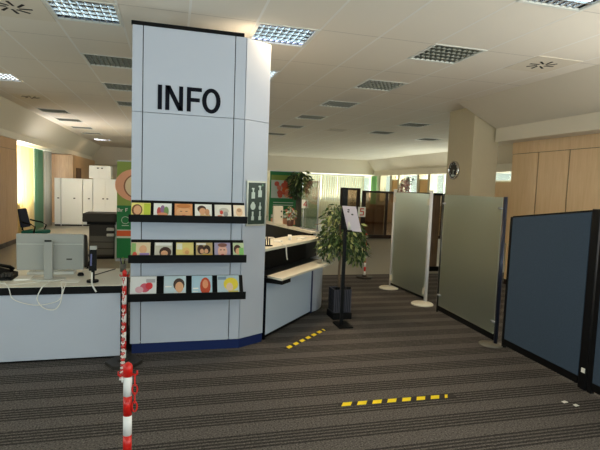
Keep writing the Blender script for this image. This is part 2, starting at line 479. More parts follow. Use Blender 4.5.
window('window_5', 11.38, 7.7, 15.2, 2.12, 2.5, 5)
m = MB(); m.box(5.2, 11.6, 26.1, 26.14, .9, .98, WPAINT); m.box(5.2, 11.6, 26.1, 26.14, 2.36, 2.42, WPAINT)
for i in range(7): m.box(5.2 + i * 1.0, 5.26 + i * 1.0, 26.1, 26.14, .9, 2.42, WPAINT)
w6 = struct(m, 'window_6'); g = MB(); g.box(5.25, 11.5, 26.11, 26.12, .98, 2.36, CLEAR); g.build('pane', w6)
m = MB(); m.box(-4.0, 5.2, YB - .12, YB - .06, 1.0, 1.06, WPAINT); m.box(-4.0, 5.2, YB - .12, YB - .06, 2.69, 2.75, WPAINT)  # unseen rear window, added to let fill light through
for i in range(6): m.box(-4.0 + i * 1.83, -3.94 + i * 1.83, YB - .12, YB - .06, 1.0, 2.75, WPAINT)
w7 = struct(m, 'added_window_7'); g = MB(); g.box(-3.95, 5.15, YB - .1, YB - .09, 1.06, 2.69, CLEAR); g.build('pane', w7)

# curtains at the left window
def curtain(name, label, x, y0, y1, z0, z1, mm, amp=.035, n=40, group=None):
    c = MB(); rows = []
    for z in (z0, z1):
        rows.append([c.bm.verts.new((x + amp * math.sin(i * 1.5) + .01 * math.sin(i * .7), y0 + (y1 - y0) * i / n, z)) for i in range(n + 1)])
    c._faces([c.bm.faces.new((rows[0][i], rows[0][i + 1], rows[1][i + 1], rows[1][i])) for i in range(n)], mm, True)
    o = c.build(name); md = o.modifiers.new('thickness', 'SOLIDIFY'); md.thickness = .004
    return tag(o, label, 'curtain', group)
curtain('curtain', 'cream curtain glowing at the left window next to the wooden cupboards', -4.30, 13.7, 16.75, .02, 2.60, CURTY, n=64)
curtain('curtain', 'green curtain hanging left of the white cabinets', -4.25, 16.8, 17.75, .02, 2.60, CURTG, n=26)
curtain('curtain', 'grey white curtain between the green curtain and the wooden corner', -4.2, 17.8, 18.75, .02, 2.60, CURTW, n=20)
# vertical blinds on the back windows
def vblind(label, x0, x1, z0, z1, y):
    b = MB()
    n = int((x1 - x0) / .13)
    for i in range(n):
        xx = x0 + (x1 - x0) * (i + .5) / n; a = .35 + .1 * random.random()
        dx, dy = .064 * math.cos(a), .064 * math.sin(a)
        b.hexa([(xx - dx, y - dy, z0), (xx + dx, y + dy, z0), (xx + dx, y + dy + .003, z0), (xx - dx, y - dy + .003, z0),
                (xx - dx, y - dy, z1), (xx + dx, y + dy, z1), (xx + dx, y + dy + .003, z1), (xx - dx, y - dy + .003, z1)], BLIND)
    t = thing('vertical_blind', label, 'blind', ((x0 + x1) / 2, y, z0), group='vertical blinds on the back windows')
    b.build('slats', t)
    h = MB(); h.box(x0, x1, y - .05, y + .05, z1, z1 + .05, WPAINT); h.build('head_rail', t)
vblind('cream vertical blind on the back windows, left of two', 5.3, 8.1, .12, 2.40, 25.85)
vblind('cream vertical blind on the back windows above the dark framed booth screen, right of two', 8.15, 10.75, .12, 2.40, 25.85)
curtain('curtain', 'narrow bright green curtain at the right end of the back windows', 11.02, 24.75, 25.4, .3, 2.45, mat('curtain_bright_green', (150, 226, 150), .6), n=16)
# roller blinds on the far right windows
for i, (y0, y1, z0, lab) in enumerate(((22.4, 23.1, 1.06, 'tan roller blind pulled down, left of the pink flowers'), (19.4, 20.2, 1.06, 'tan roller blind pulled down, right of the pink flowers'))):
    b = MB(); b.box(11.20, 11.21, y0, y1, z0, 2.22, TAN); t = thing('roller_blind', lab, 'blind', (11.205, (y0 + y1) / 2, z0), group='tan blinds on the far right windows')
    b.build('blind_cloth', t)
    b = MB(); b.box(11.195, 11.22, y0, y1, 2.22, 2.26, WPAINT); b.build('bottom_bar', t)

# ------------------------------------------------------------------ ceiling fixtures
def make_light(on, dim=False):
    t = thing('ceiling_light', '', 'ceiling light', group='louvred ceiling lights')
    s = FS; w = .03; LV = MIRROR if on or dim else LOUVD
    f = MB()
    for a in ((0, s, 0, w), (0, s, s - w, s), (0, w, w, s - w), (s - w, s, w, s - w)): f.box(*a, -.006, .012, WPAINT)
    f.build('frame', t, local=True)
    r = MB()
    r.box(w, s - w, w, s - w, .10, .104, MIRROR if on else TRAYD)
    for a in ((w, w + .003, w, s - w), (s - w - .003, s - w, w, s - w), (w, s - w, w, w + .003), (w, s - w, s - w - .003, s - w)): r.box(*a, .012, .10, LV)
    r.build('reflector', t, local=True)
    l = MB()
    for i in range(1, 5):
        yy = w + (s - 2 * w) * i / 5
        l.hexa([(w, yy - .005, .0), (s - w, yy - .005, .0), (s - w, yy + .005, .0), (w, yy + .005, .0), (w, yy - .016, .05), (s - w, yy - .016, .05), (s - w, yy + .016, .05), (w, yy + .016, .05)], LV)
    for i in range(1, 9):
        xx = w + (s - 2 * w) * i / 9
        l.hexa([(xx - .004, w, .0), (xx + .004, w, .0), (xx + .004, s - w, .0), (xx - .004, s - w, .0), (xx - .012, w, .045), (xx + .012, w, .045), (xx + .012, s - w, .045), (xx - .012, s - w, .045)], LV)
    l.build('louvre', t, local=True)
    for i in range(5):
        yy = w + (s - 2 * w) * (i + .5) / 5
        q = MB(); q.tube([(w + .02, yy, .075), (s - w - .02, yy, .075)], .013, TUBE if on else TUBEOFF, 8); q.build('tube', t, local=True)
    return t
proto = {'on': make_light(True), 'off': make_light(False), 'dim': make_light(False, True)}; used = set()
for x, y, st, lab in LIGHTS:
    if st in used: o = dup(proto[st], (x, y, CZ), label=lab)
    else:
        used.add(st); o = proto[st]; o.location = (x, y, CZ); o['label'] = lab
for x, y, lab in VENTS:
    t = thing('air_vent', lab, 'air vent', (x, y, CZ), group='air vents in the ceiling')
    v = MB(); v.box(.015, GP - .015, .015, GP - .015, -.004, .0, SOFFIT); v.build('vent_plate', t, local=True)
    sl = MB(); c = GP / 2
    if 'plain' in lab:
        for i in range(4): sl.box(.1, GP - .1, .12 + i * .12, .135 + i * .12, -.006, -.0035, MGREY)
    else:
        for i in range(8):
            a = 2 * PI * i / 8; R = Matrix.Translation((c, c, 0)) @ Matrix.Rotation(a, 4, 'Z')
            p = [R @ Vector(q) for q in ((.05, .01, -.007), (.17, -.012, -.007), (.17, .016, -.007), (.05, .03, -.007), (.05, .01, -.0035), (.17, -.012, -.0035), (.17, .016, -.0035), (.05, .03, -.0035))]
            sl.hexa(p, BLACK)
    sl.build('slots', t, local=True)

# ------------------------------------------------------------------ INFO column
YP = 4.815
col = thing('info_column', 'tall white panelled column with the word INFO in dark letters', 'column', (.16, 5.1, 0))
m = MB(); m.box(-.36, .66, 4.86, 5.9, .0, 3.14, PANELW); m.build('core', col)
TZ = 3.15
def facing(name, pts, z0, z1, mm, bev=.003):
    q = MB(); q.prism(pts, z0, z1, mm, bev); return q.build(name, col)
SZ = 2.352   # horizontal joint
g = .004
for z0, z1 in ((.10, SZ - g / 2), (SZ + g / 2, TZ)):
    facing('cladding_panel', [(-.285, YP), (.572, YP), (.572, YP + .03), (-.285, YP + .03)], z0, z1, PANELW)
    facing('edge_strip', [(-.385, YP), (-.293, YP), (-.293, YP + .03), (-.385, YP + .03)], z0, z1, PANELW)
    facing('edge_strip', [(.580, YP), (.682, YP), (.668, YP + .03), (.580, YP + .03)], z0, z1, PANELW)
    facing('side_panel', [(.690, YP + .004), (.965, 4.98), (.95, 5.005), (.674, YP + .032)], z0, z1, PANELW)
    facing('side_panel', [(-.385, YP + .034), (-.355, YP + .034), (-.355, 5.9), (-.385, 5.9)], z0, z1, PANELW)
m = MB(); m.box(-.37, .70, 4.842, 4.86, .12, TZ, SEAM); m.build('joint_backing', col)
m = MB(); m.prism([(.67, 4.85), (.945, 5.01), (.945, 5.03), (.67, 5.2)], .12, TZ - .05, PANELW); m.build('side_core', col)
m = MB(); m.prism([(-.37, YP + .012), (.69, YP + .012), (.96, 4.995), (.94, 5.045), (-.37, 5.06)], .0, .098, NAVY); m.build('plinth', col)
m = MB(); m.prism([(-.395, YP - .008), (.66, YP - .008), (.67, 4.86), (-.395, 4.86)], TZ, TZ + .035, BLACK, .003); m.build('top_trim', col)
x = -.155
for ch, w_, x0 in (('I', .15, -.152), ('N', .70, -.083), ('F', .60, .118), ('O', .76, .262)):
    l = MB()
    sc = .232
    for p in letter(ch):
        l.prism([(x0 + a * sc * (.98 if ch != 'O' else 1.02), b * sc) for a, b in p], -.004, 0, NAVYINK)
    l.xform(Matrix.Translation((0, YP, 2.387)) @ Matrix.Rotation(PI / 2, 4, 'X') @ Matrix.Translation((0, 0, .0045)))
    l.build('letter', col)

# hygiene notice board on the angled side of the column
U = Vector((.305, .176, 0)).normalized(); NO = Vector((U.y, -U.x, 0))
P0 = Vector((.690, YP + .004, 0))
def onside(s, z, out): return P0 + U * s + NO * out + Vector((0, 0, z))
nb = thing('notice_board', 'framed dark green notice with white bottle pictures on the column side', 'notice', onside(.17, 1.30, .0))
def sidebox(mb, s0, s1, z0, z1, o0, o1, mm, bev=0):
    mb.hexa([onside(s0, z0, o1), onside(s1, z0, o1), onside(s1, z0, o0), onside(s0, z0, o0), onside(s0, z1, o1), onside(s1, z1, o1), onside(s1, z1, o0), onside(s0, z1, o0)], mm, bev)
f = MB(); s0, s1, z0, z1 = .035, .30, 1.275, 1.742
for a in ((s0, s1, z0, z0 + .018), (s0, s1, z1 - .018, z1), (s0, s0 + .018, z0 + .018, z1 - .018), (s1 - .018, s1, z0 + .018, z1 - .018)): sidebox(f, *a, .002, .02, FRAMEG)
f.build('frame', nb)
b = MB(); sidebox(b, s0 + .018, s1 - .018, z0 + .018, z1 - .018, .002, .012, DGREEN); b.build('board', nb)
ic = MB(); o = onside(s0, z0, .0)
def P(poly, mm=PALEG): ic.patch(o, U, (0, 0, 1), poly, .0135, mm)
def bottle(x, y, s):
    P(rect(x - .022 * s, x + .022 * s, y, y + .062 * s)); P(rect(x - .009 * s, x + .009 * s, y + .062 * s, y + .09 * s)); P(rect(x - .02 * s, x + .012 * s, y + .09 * s, y + .104 * s))
bottle(.095, .285, 1.05); bottle(.185, .30, 1.15)
P(ell(.095, .205, .034, .038)); P(rect(.08, .11, .232, .25))
P(ell(.19, .19, .018, .026)); P(rect(.183, .197, .21, .245))
P(rect(.075, .112, .06, .10)); P(rect(.082, .104, .10, .15)); P(rect(.172, .208, .06, .10)); P(rect(.18, .2, .10, .155))
P(ell(.218, .425, .012, .014, 10), mat('print_mid_green', (90, 130, 100)))
ic.xform(Matrix.Translation(-U * .008)); ic.build('pictures', nb)

# ------------------------------------------------------------------ magazine racks and magazines
def rack(label, zl0, zl1, zb, yf):
    t = thing('magazine_rack', label, 'magazine rack', (.16, 4.7, zl0), group='black racks on the INFO column')
    x0, x1 = -.392, .712
    a = MB(); a.hexa([(x0, yf, zl0), (x1, yf, zl0), (x1, yf + .012, zl0), (x0, yf + .012, zl0), (x0, yf - .005, zl1), (x1, yf - .005, zl1), (x1, yf + .007, zl1), (x0, yf + .007, zl1)], BLACK, .003); a.build('front_lip', t)
    a = MB(); a.box(x0, x1, yf, YP - .002, zl0, zl0 + .012, BLACK, .003); a.build('tray', t)
    a = MB(); a.hexa([(x0 + .012, yf + .07, zl0 + .012), (x1 - .012, yf + .07, zl0 + .012), (x1 - .012, yf + .08, zl0 + .012), (x0 + .012, yf + .08, zl0 + .012), (x0 + .012, YP - .018, zb), (x1 - .012, YP - .018, zb), (x1 - .012, YP - .006, zb), (x0 + .012, YP - .006, zb)], BLACK, .002); a.build('back_rest', t)
    return t
rack('top black rack holding six small leaflets', 1.318, 1.388, 1.515, 4.62)
rack('middle black rack holding six small leaflets', .932, 1.010, 1.135, 4.62)
rack('bottom black rack holding four large magazines', .570, .646, .775, 4.60)
cm = {}
def ck(c):
    if c not in cm: cm[c] = mat('print_%d_%d_%d' % c, c, .35)
    return cm[c]
SK, HR, WH = (226, 170, 130), (70, 42, 32), (240, 238, 232)
def magazine(label, xc, w, h, z, base, shapes, yb, yt, group):
    # leaning in its rack: bottom edge at yb, top edge at yt
    hh = math.sqrt(max(h * h - (yt - yb) ** 2, .001))
    t = thing('magazine', label, 'magazine', (xc, yb, z), group=group)
    u = Vector((1, 0, 0)); v = Vector((0, yt - yb, hh)).normalized(); n = u.cross(v)
    if n.y > 0: n = -n
    o = Vector((xc - w / 2, yb, z))
    b = MB()
    q = [o, o + u * w, o + u * w - n * .006, o - n * .006]
    b.hexa(q + [p + v * h for p in q], PAPER); b.build('pages', t)
    c = MB()
    c.quad_n([o + n * .001, o + u * w + n * .001, o + u * w + v * h + n * .001, o + v * h + n * .001], ck(base))
    for i, (poly, colr) in enumerate(shapes):
        pts = [(min(max(a, .01), .99) * w, min(max(bb, .01), .99) * h) for a, bb in poly]
        c.quad_n([o + u * a + v * bb + n * (.0016 + .0005 * i) for a, bb in pts], ck(colr))
    c.build('cover', t)
    return t
def R_(a, b, c, d): return rect(a, b, c, d)
def px2x(p): return -.385 + (p - 131) * .00952
E = ell
row1 = [
    (131.5, 150.7, 'leaflet with a round face on a yellow and lime cover, leftmost in the top rack', (238, 226, 130), [(E(.3, .55, .28, .36), (120, 70, 40)), (E(.32, .55, .2, .28), SK), (R_(.66, .98, .1, .95), (196, 206, 70)), (R_(.05, .3, .04, .14), WH)]),
    (152.7, 171, 'leaflet with small red, green and violet figures on white, second in the top rack', WH, [(E(.3, .5, .12, .26), (196, 80, 80)), (E(.5, .62, .13, .26), (150, 110, 150)), (E(.7, .5, .14, .3), (120, 150, 90)), (E(.5, .3, .3, .12), (226, 150, 110))]),
    (173, 191.5, 'leaflet filled by a large orange tan face, third in the top rack', (226, 156, 104), [(E(.5, .45, .42, .36), (232, 174, 126)), (E(.5, .85, .4, .14), (200, 126, 70)), (R_(.3, .42, .5, .54), HR), (R_(.6, .72, .5, .54), HR), (E(.52, .25, .12, .04), (190, 80, 70))]),
    (193, 211, 'white leaflet with a dark haired figure in tan, fourth in the top rack', WH, [(E(.4, .7, .26, .22), HR), (E(.45, .55, .2, .22), SK), (R_(.3, .9, .05, .35), (220, 180, 130)), (E(.72, .5, .14, .2), (206, 150, 110))]),
    (213, 231, 'white leaflet with a red and grey sketch, fifth in the top rack', (236, 232, 222), [(E(.55, .6, .3, .2), (196, 190, 180)), (E(.4, .5, .1, .14), (206, 70, 60)), (E(.66, .4, .14, .16), (150, 150, 150)), (E(.3, .25, .16, .08), (216, 130, 100))]),
    (232.5, 245, 'narrow cream leaflet with a pale drawing, rightmost in the top rack', (240, 226, 206), [(E(.5, .55, .3, .28), (230, 196, 160)), (E(.5, .66, .2, .12), (190, 150, 120)), (R_(.15, .85, .08, .16), (216, 206, 190))]),
]
row2 = [
    (131.5, 151, 'leaflet with green left edge and a violet shirted figure, leftmost in the middle rack', (226, 206, 170), [(R_(.02, .25, .1, .95), (140, 180, 110)), (E(.62, .6, .2, .24), SK), (R_(.45, .95, .05, .4), (160, 130, 190)), (E(.2, .3, .12, .16), (216, 80, 60))]),
    (154, 172.4, 'leaflet with a brown haired woman lying down, second in the middle rack', (206, 200, 184), [(E(.6, .45, .34, .3), (64, 36, 26)), (E(.55, .38, .2, .16), SK), (R_(.05, .95, .82, .97), WH), (R_(.4, .95, .04, .2), (236, 206, 180))]),
    (175, 193.3, 'pale yellow leaflet with a faint face, third in the middle rack', (232, 212, 130), [(R_(.03, .35, .6, .95), (236, 232, 214)), (E(.58, .5, .22, .22), (236, 196, 120)), (E(.62, .44, .12, .12), (222, 160, 100)), (R_(.1, .9, .04, .1), (120, 110, 60))]),
    (194.8, 212.5, 'dark leaflet with two brown haired people and a yellow top, fourth in the middle rack', (196, 170, 120), [(E(.3, .6, .22, .28), HR), (E(.66, .6, .22, .26), (50, 30, 22)), (E(.36, .5, .12, .14), SK), (E(.62, .5, .12, .14), SK), (R_(.4, .98, .04, .32), (230, 180, 40)), (R_(.03, .6, .86, .97), WH)]),
    (213.7, 231, 'mauve leaflet with a close up pink face, fifth in the middle rack', (172, 160, 190), [(E(.5, .5, .3, .38), (234, 180, 160)), (E(.5, .86, .3, .12), (140, 90, 80)), (R_(.34, .44, .55, .6), HR), (R_(.56, .66, .55, .6), HR), (E(.5, .3, .1, .04), (200, 90, 90))]),
    (233, 245, 'narrow leaflet with a dark haired head on green, rightmost in the middle rack', (196, 210, 170), [(E(.4, .62, .34, .26), HR), (E(.45, .5, .22, .2), SK), (R_(.55, .97, .05, .7), (130, 190, 110)), (R_(.05, .5, .05, .25), (206, 90, 80))]),
]
row3 = [
    (131, 157.5, 'large white magazine with red and pink blossoms, leftmost in the bottom rack', (226, 226, 226), [(E(.56, .5, .2, .2), (206, 90, 110)), (E(.72, .58, .14, .16), (214, 50, 60)), (E(.35, .42, .16, .14), (220, 170, 180)), (R_(.6, .95, .72, .88), (180, 176, 180)), (R_(.25, .8, .05, .12), (50, 50, 54))]),
    (163.4, 186.4, 'pale blue magazine with a dark haired smiling face, second in the bottom rack', (196, 214, 222), [(E(.68, .62, .26, .28), (66, 44, 36)), (E(.7, .5, .19, .24), SK), (R_(.05, .35, .5, .56), WH), (R_(.05, .6, .06, .14), (90, 90, 96)), (R_(.45, .98, .1, .26), (236, 226, 220))]),
    (191, 213, 'light blue magazine with an orange red hooded figure, third in the bottom rack', (176, 206, 222), [(E(.66, .52, .26, .4), (196, 70, 36)), (E(.66, .62, .14, .2), (226, 150, 110)), (R_(.05, .32, .4, .46), WH), (R_(.05, .3, .28, .32), WH)]),
    (217, 241, 'magazine with a bright yellow headscarf on grey blue, rightmost in the bottom rack', (186, 204, 214), [(E(.62, .6, .34, .3), (236, 212, 60)), (E(.56, .46, .16, .2), (226, 196, 170)), (R_(.5, .95, .05, .3), (222, 200, 90)), (R_(.05, .5, .08, .2), (80, 84, 90)), (R_(.03, .4, .8, .94), (130, 150, 170))]),
]
for a, b, lab, base, sh in row1: magazine(lab, px2x((a + b) / 2), (b - a) * .0090, .168, 1.344, base, sh, 4.672, 4.752, 'leaflets in the top rack')
for a, b, lab, base, sh in row2: magazine(lab, px2x((a + b) / 2), (b - a) * .0090, .178, .954, base, sh, 4.672, 4.752, 'leaflets in the middle rack')
for a, b, lab, base, sh in row3: magazine(lab, px2x((a + b) / 2), (b - a) * .0090, .225, .584, base, sh, 4.640, 4.742, 'magazines in the bottom rack')

# ------------------------------------------------------------------ left reception desk
DZ = .71
desk = thing('reception_desk', 'long low reception desk with cream top, black edge and white front', 'desk', (-1.3, 5.2, 0))
m = MB(); m.prism([(-2.4, 4.70), (-.455, 4.712), (-.455, 5.62), (-2.4, 5.62)], DZ - .007, DZ, CREAM, .002); m.build('worktop', desk)
m = MB(); m.slab((-2.4, 4.704), (-.46, 4.716), .03, .634, DZ - .0075, BLACK); m.build('apron', desk)
m = MB(); m.slab((-2.4, 4.716), (-.468, 4.728), .025, .02, .632, PANELW, .002); m.build('front_panel', desk)
m = MB(); m.box(-.50, -.468, 4.76, 5.6, .0, DZ - .029, BLACK); m.build('side_panel', desk)
m = MB(); m.slab((-2.4, 4.73), (-.47, 4.742), .02, .0, .05, BLACK); m.build('plinth', desk)

# monitor seen from behind
mon = thing('monitor', 'pale grey computer monitor seen from behind on the left desk', 'monitor', (-1.15, 5.05, DZ))
m = MB(); m.box(-1.44, -.845, 5.055, 5.09, .80, 1.155, MONG, .006); m.build('screen_shell', mon)
m = MB(); m.box(-1.432, -.853, 5.046, 5.054, 1.052, 1.058, LGREY); m.build('ridge', mon)
m = MB(); m.box(-1.44 + .012, -.857, 5.0905, 5.094, .815, 1.143, BLACK); m.build('display', mon)
m = MB(); m.box(-1.188, -1.113, 4.995, 5.045, DZ + .012, 1.085, MONG, .006); m.build('stand_column', mon)
m = MB(); m.box(-1.18, -1.12, 4.992, 5.0, 1.086, 1.1, BLACK); m.build('top_clip', mon)
m = MB(); m.prism(ell(-1.15, 5.03, .15, .10, 24), DZ, DZ + .012, LGREY, .003); m.build('base', mon)
m = MB(); m.box(-1.0, -.95, 5.052, 5.0545, .90, .912, DGREY); m.build('port_cover', mon)
# keyboard beyond, paper sheets, notepad
kb = thing('keyboard', 'white keyboard lying behind the monitor on the left desk', 'keyboard', (-1.15, 5.4, DZ))
m = MB(); m.box(-1.42, -.98, 5.3, 5.46, DZ, DZ + .022, WHITE, .004); m.build('case', kb)
m = MB()
for i in range(14):
    for j in range(4): m.box(-1.405 + i * .03, -1.38 + i * .03, 5.315 + j * .034, 5.343 + j * .034, DZ + .0225, DZ + .03, LGREY)
m.build('keys', kb)
pp = MB(); pp.prism([(-1.45, 5.0), (-1.315, 5.02), (-1.325, 5.2), (-1.46, 5.18)], DZ, DZ + .012, PAPER); tag(pp.build('paper_stack'), 'white paper stack between the desk phone and the monitor base', 'paper')
pp = MB(); pp.box(-1.02, -.86, 4.86, 4.99, DZ, DZ + .004, PAPER); tag(pp.build('paper_sheet'), 'white paper sheet lying right of the monitor base', 'paper')
mt = MB(); mt.prism([(-.79, 5.2), (-.62, 5.58), (-.60, 5.58), (-.77, 5.2)], DZ, DZ + .004, BLACK); tag(mt.build('ruler'), 'thin black ruler lying on the desk behind the card reader', 'ruler')
ms = MB(); ms.lathe([(.0, 0), (.03, 0), (.032, .012), (.022, .03), (.0, .034)], BLACK, (-.9, 5.22, DZ), 14); tag(ms.build('computer_mouse'), 'small dark mouse beside the monitor on the left desk', 'mouse')
# desk phone
ph = thing('desk_phone', 'black desk phone at the left picture edge on the desk', 'phone', (-1.56, 5.1, DZ))
m = MB(); m.hexa([(-1.72, 5.0, DZ), (-1.47, 5.0, DZ), (-1.47, 5.22, DZ), (-1.72, 5.22, DZ), (-1.72, 5.0, DZ + .03), (-1.47, 5.0, DZ + .02), (-1.47, 5.22, DZ + .05), (-1.72, 5.22, DZ + .12)], BLACK, .005); m.build('body', ph)
m = MB(); m.tube([(-1.70, 4.99, DZ + .06), (-1.66, 5.03, DZ + .10), (-1.60, 5.12, DZ + .13), (-1.54, 5.2, DZ + .10), (-1.52, 5.22, DZ + .07)], .02, BLACK, 8, radii=[.024, .018, .015, .018, .024]); m.build('handset', ph)
m = MB()
for i in range(3):
    for j in range(3): m.box(-1.56 + i * .028, -1.54 + i * .028, 5.03 + j * .03, 5.05 + j * .03, DZ + .03, DZ + .065, DGREY)
m.build('keypad', ph)
# card reader on a stand
cr = thing('card_reader', 'black upright card reader on a foot near the desk edge', 'card reader', (-.735, 4.88, DZ))
m = MB(); m.prism(ell(-.735, 4.88, .055, .06, 18), DZ, DZ + .02, BLACK, .004); m.build('foot', cr)
m = MB(); m.tube([(-.735, 4.90, DZ + .02), (-.735, 4.90, DZ + .14)], .016, BLACK); m.build('stem', cr)
m = MB(); m.hexa([(-.77, 4.87, DZ + .11), (-.70, 4.87, DZ + .11), (-.70, 4.90, DZ + .11), (-.77, 4.90, DZ + .11), (-.765, 4.91, DZ + .32), (-.705, 4.91, DZ + .32), (-.705, 4.94, DZ + .32), (-.765, 4.94, DZ + .32)], BLACK, .006); m.build('body', cr)
m = MB(); m.hexa([(-.757, 4.872, DZ + .16), (-.743, 4.872, DZ + .16), (-.743, 4.88, DZ + .16), (-.757, 4.88, DZ + .16), (-.757, 4.90, DZ + .27), (-.743, 4.90, DZ + .27), (-.743, 4.906, DZ + .27), (-.757, 4.906, DZ + .27)], mat('lilac_strip', (96, 100, 150))); m.build('stripe', cr)
m = MB(); m.box(-.765, -.705, 4.905, 4.945, DZ + .31, DZ + .345, GREYP, .004); m.build('top_cap', cr)
def cable(label, pts, r=.0045, mm=WHITE):
    # smooth the polyline
    P_ = [Vector(p) for p in pts]; out = []
    for i in range(len(P_) - 1):
        p0, p1, p2, p3 = P_[max(i - 1, 0)], P_[i], P_[i + 1], P_[min(i + 2, len(P_) - 1)]
        for k in range(6):
            t = k / 6
            out.append(.5 * ((2 * p1) + (p2 - p0) * t + (2 * p0 - 5 * p1 + 4 * p2 - p3) * t * t + (3 * p1 - p0 - 3 * p2 + p3) * t ** 3))
    out.append(P_[-1])
    c = MB(); c.tube(out, r, mm, 6); return tag(c.build('cable'), label, 'cable', 'white cables on the left desk')
cable('white cable hanging in a wide loop under the phone and the desk edge', [(-1.50, 4.9, DZ + .005), (-1.42, 4.72, DZ + .012), (-1.395, 4.690, .69), (-1.36, 4.690, .60), (-1.2, 4.690, .545), (-1.05, 4.690, .56), (-.98, 4.690, .60), (-.95, 4.690, .69), (-.94, 4.71, DZ + .01), (-.96, 4.85, DZ + .006)], .004)
cable('white cable hanging in a narrow loop below the monitor', [(-1.12, 4.9, DZ + .006), (-1.12, 4.73, DZ + .01), (-1.14, 4.685, .69), (-1.17, 4.683, .60), (-1.12, 4.681, .52), (-1.03, 4.681, .50), (-.98, 4.683, .56), (-.965, 4.685, .65), (-.965, 4.688, .70), (-.98, 4.73, DZ + .01), (-1.0, 4.84, DZ + .006)], .005)
cable('short white cable dropping from the card reader over the desk edge', [(-.735, 4.84, DZ + .10), (-.73, 4.80, DZ + .03), (-.715, 4.72, DZ + .012), (-.70, 4.69, DZ - .01), (-.675, 4.686, .655)], .008, WHITE)
cable('thin white cable lying along the desk edge from the phone', [(-1.52, 4.86, DZ + .005), (-1.4, 4.80, DZ + .005), (-1.3, 4.84, DZ + .005), (-1.2, 4.90, DZ + .005)], .004)
# little figure of pens by the column
pc = thing('pen_cup', 'dark pen cup beside the column above the chain post', 'pen cup', (-.51, 5.42, DZ))
m = MB(); m.lathe([(.03, 0), (.034, .09), (.03, .09), (.026, .01)], MGREY, (-.51, 5.42, DZ), 14); m.build('cup', pc)
m = MB(); m.tube([(-.515, 5.42, DZ + .02), (-.54, 5.42, DZ + .15)], .005, NAVY); m.tube([(-.505, 5.42, DZ + .02), (-.49, 5.41, DZ + .14)], .005, BLACK); m.tube([(-.51, 5.415, DZ + .02), (-.51, 5.4, DZ + .16)], .005, LIME); m.build('pens', pc)

# ------------------------------------------------------------------ red and white chain posts
def post(label, x, y, h, r=.0185):
    t = thing('chain_post', label, 'chain post', (x, y, 0), group='red and white chain posts')
    b = MB(); b.prism(ell(0, 0, .165, .165, 6, 0, 2 * PI), 0, .035, DGREY, .006); b.lathe([(.05, .035), (.035, .06)], DGREY, seg=14); b.build('base', t, local=True)
    p = MB(); n = 9; z0 = .05; seg = (h - .06 - z0) / n
    for i in range(n):
        p.lathe([(r, z0 + seg * i), (r, z0 + seg * (i + 1))], WHITEP if (n - 1 - i) % 2 == 0 else RED, seg=18)
    p.build('pole', t, local=True)
    c = MB(); c.lathe([(r + .001, h - .062), (r + .002, h - .02), (r - .002, h - .01), (.004, h)], RED, seg=18); c.build('cap', t, local=True)
    for s in (-1, 1):
        k = MB(); k.tube([(s * r, 0, h - .055), (s * (r + .012), 0, h - .06), (s * (r + .02), 0, h - .055), (s * (r + .02), 0, h - .04)], .005, RED, 8); k.build('hook', t, local=True)
    return t
post('red and white chain post nearest the camera, cut off by the lower picture edge', -.178, 2.13, .912)
post('red and white chain post standing at the corner of the left desk', -.415, 4.55, .885)
post('distant red and white chain post behind the ficus by the carpet edge', 3.57, 8.36, .86)
chain = thing('plastic_chain', 'red and white plastic chain sagging between the two chain posts', 'chain', (-.3, 3.3, .5))
A_, B_ = Vector((-.42, 4.512, .82)), Vector((-.199, 2.108, .845))
def chain_link(p, d, roll, mm, L=.023, W=.0105):
    d = d.normalized(); s = d.cross(Vector((0, 0, 1))).normalized(); u = s.cross(d)
    w = s * math.cos(roll) + u * math.sin(roll)
    pts = []
    for k in range(12):
        a = 2 * PI * k / 12
        pts.append(p + d * L * math.cos(a) + w * W * math.sin(a))
    q = MB(); q.tube(pts, .0034, mm, 6, closed=True); q.build('link', chain)
N = 58; prev = None
path = []
for i in range(401):
    t = i / 400; p = A_.lerp(B_, t); p.z -= .24 * 4 * t * (1 - t); path.append(p)
acc = 0; nxt = .02; k = 0
for a, b in zip(path, path[1:]):
    acc += (b - a).length
    if acc >= nxt:
        chain_link(b, b - a, PI / 2 * (k % 2), RED if (k // 2) % 2 == 0 else WHITEP); k += 1; nxt += .0385
for i in range(4):      # loose end hanging at the near post
    chain_link(Vector((-.148, 2.122 - .002 * i, .83 - .038 * i)), Vector((.02, 0.001, -1)), PI / 2 * (i % 2), RED)

# ------------------------------------------------------------------ right service counter (runs away at an angle)
CA = Vector((.998, 5.04, 0)); E1 = Vector((.653, .757, 0)).normalized(); OUT = Vector((E1.y, -E1.x, 0))
def ct(s, o, z=0): v = CA + E1 * s + OUT * o; return (v.x, v.y, z)
def cbox(mb, s0, s1, o0, o1, z0, z1, mm, bev=0):
    mb.hexa([ct(s0, o1, z0), ct(s1, o1, z0), ct(s1, o0, z0), ct(s0, o0, z0), ct(s0, o1, z1), ct(s1, o1, z1), ct(s1, o0, z1), ct(s0, o0, z1)], mm, bev)
cn = thing('service_counter', 'angled service counter with pale blue front and two cream ledges', 'counter', (1.4, 5.6, 0))
m = MB(); cbox(m, .02, 1.215, -.03, 0, .05, .665, PANELB, .002); m.build('front_panel', cn)
m = MB(); cbox(m, 1.217, 1.262, -.03, .002, .03, .69, NAVY); m.build('edge_strip', cn)
m = MB(); cbox(m, 0, .02, -.03, -.004, .0, .69, NAVYINK); m.build('joint', cn)
m = MB()
pts = [ct(1.264, 0)[:2], (1.90, 6.055), (1.97, 6.14), (2.03, 6.25), (2.085, 6.40), (2.125, 6.58), (2.15, 6.80), (1.85, 6.80), (1.55, 6.30)]
m.prism(pts, .03, .69, PANELW, .002); m.build('rounded_end', cn)
m = MB(); cbox(m, .0, 1.25, -.4, -.035, 0, .66, BLACK); m.build('carcass', cn)
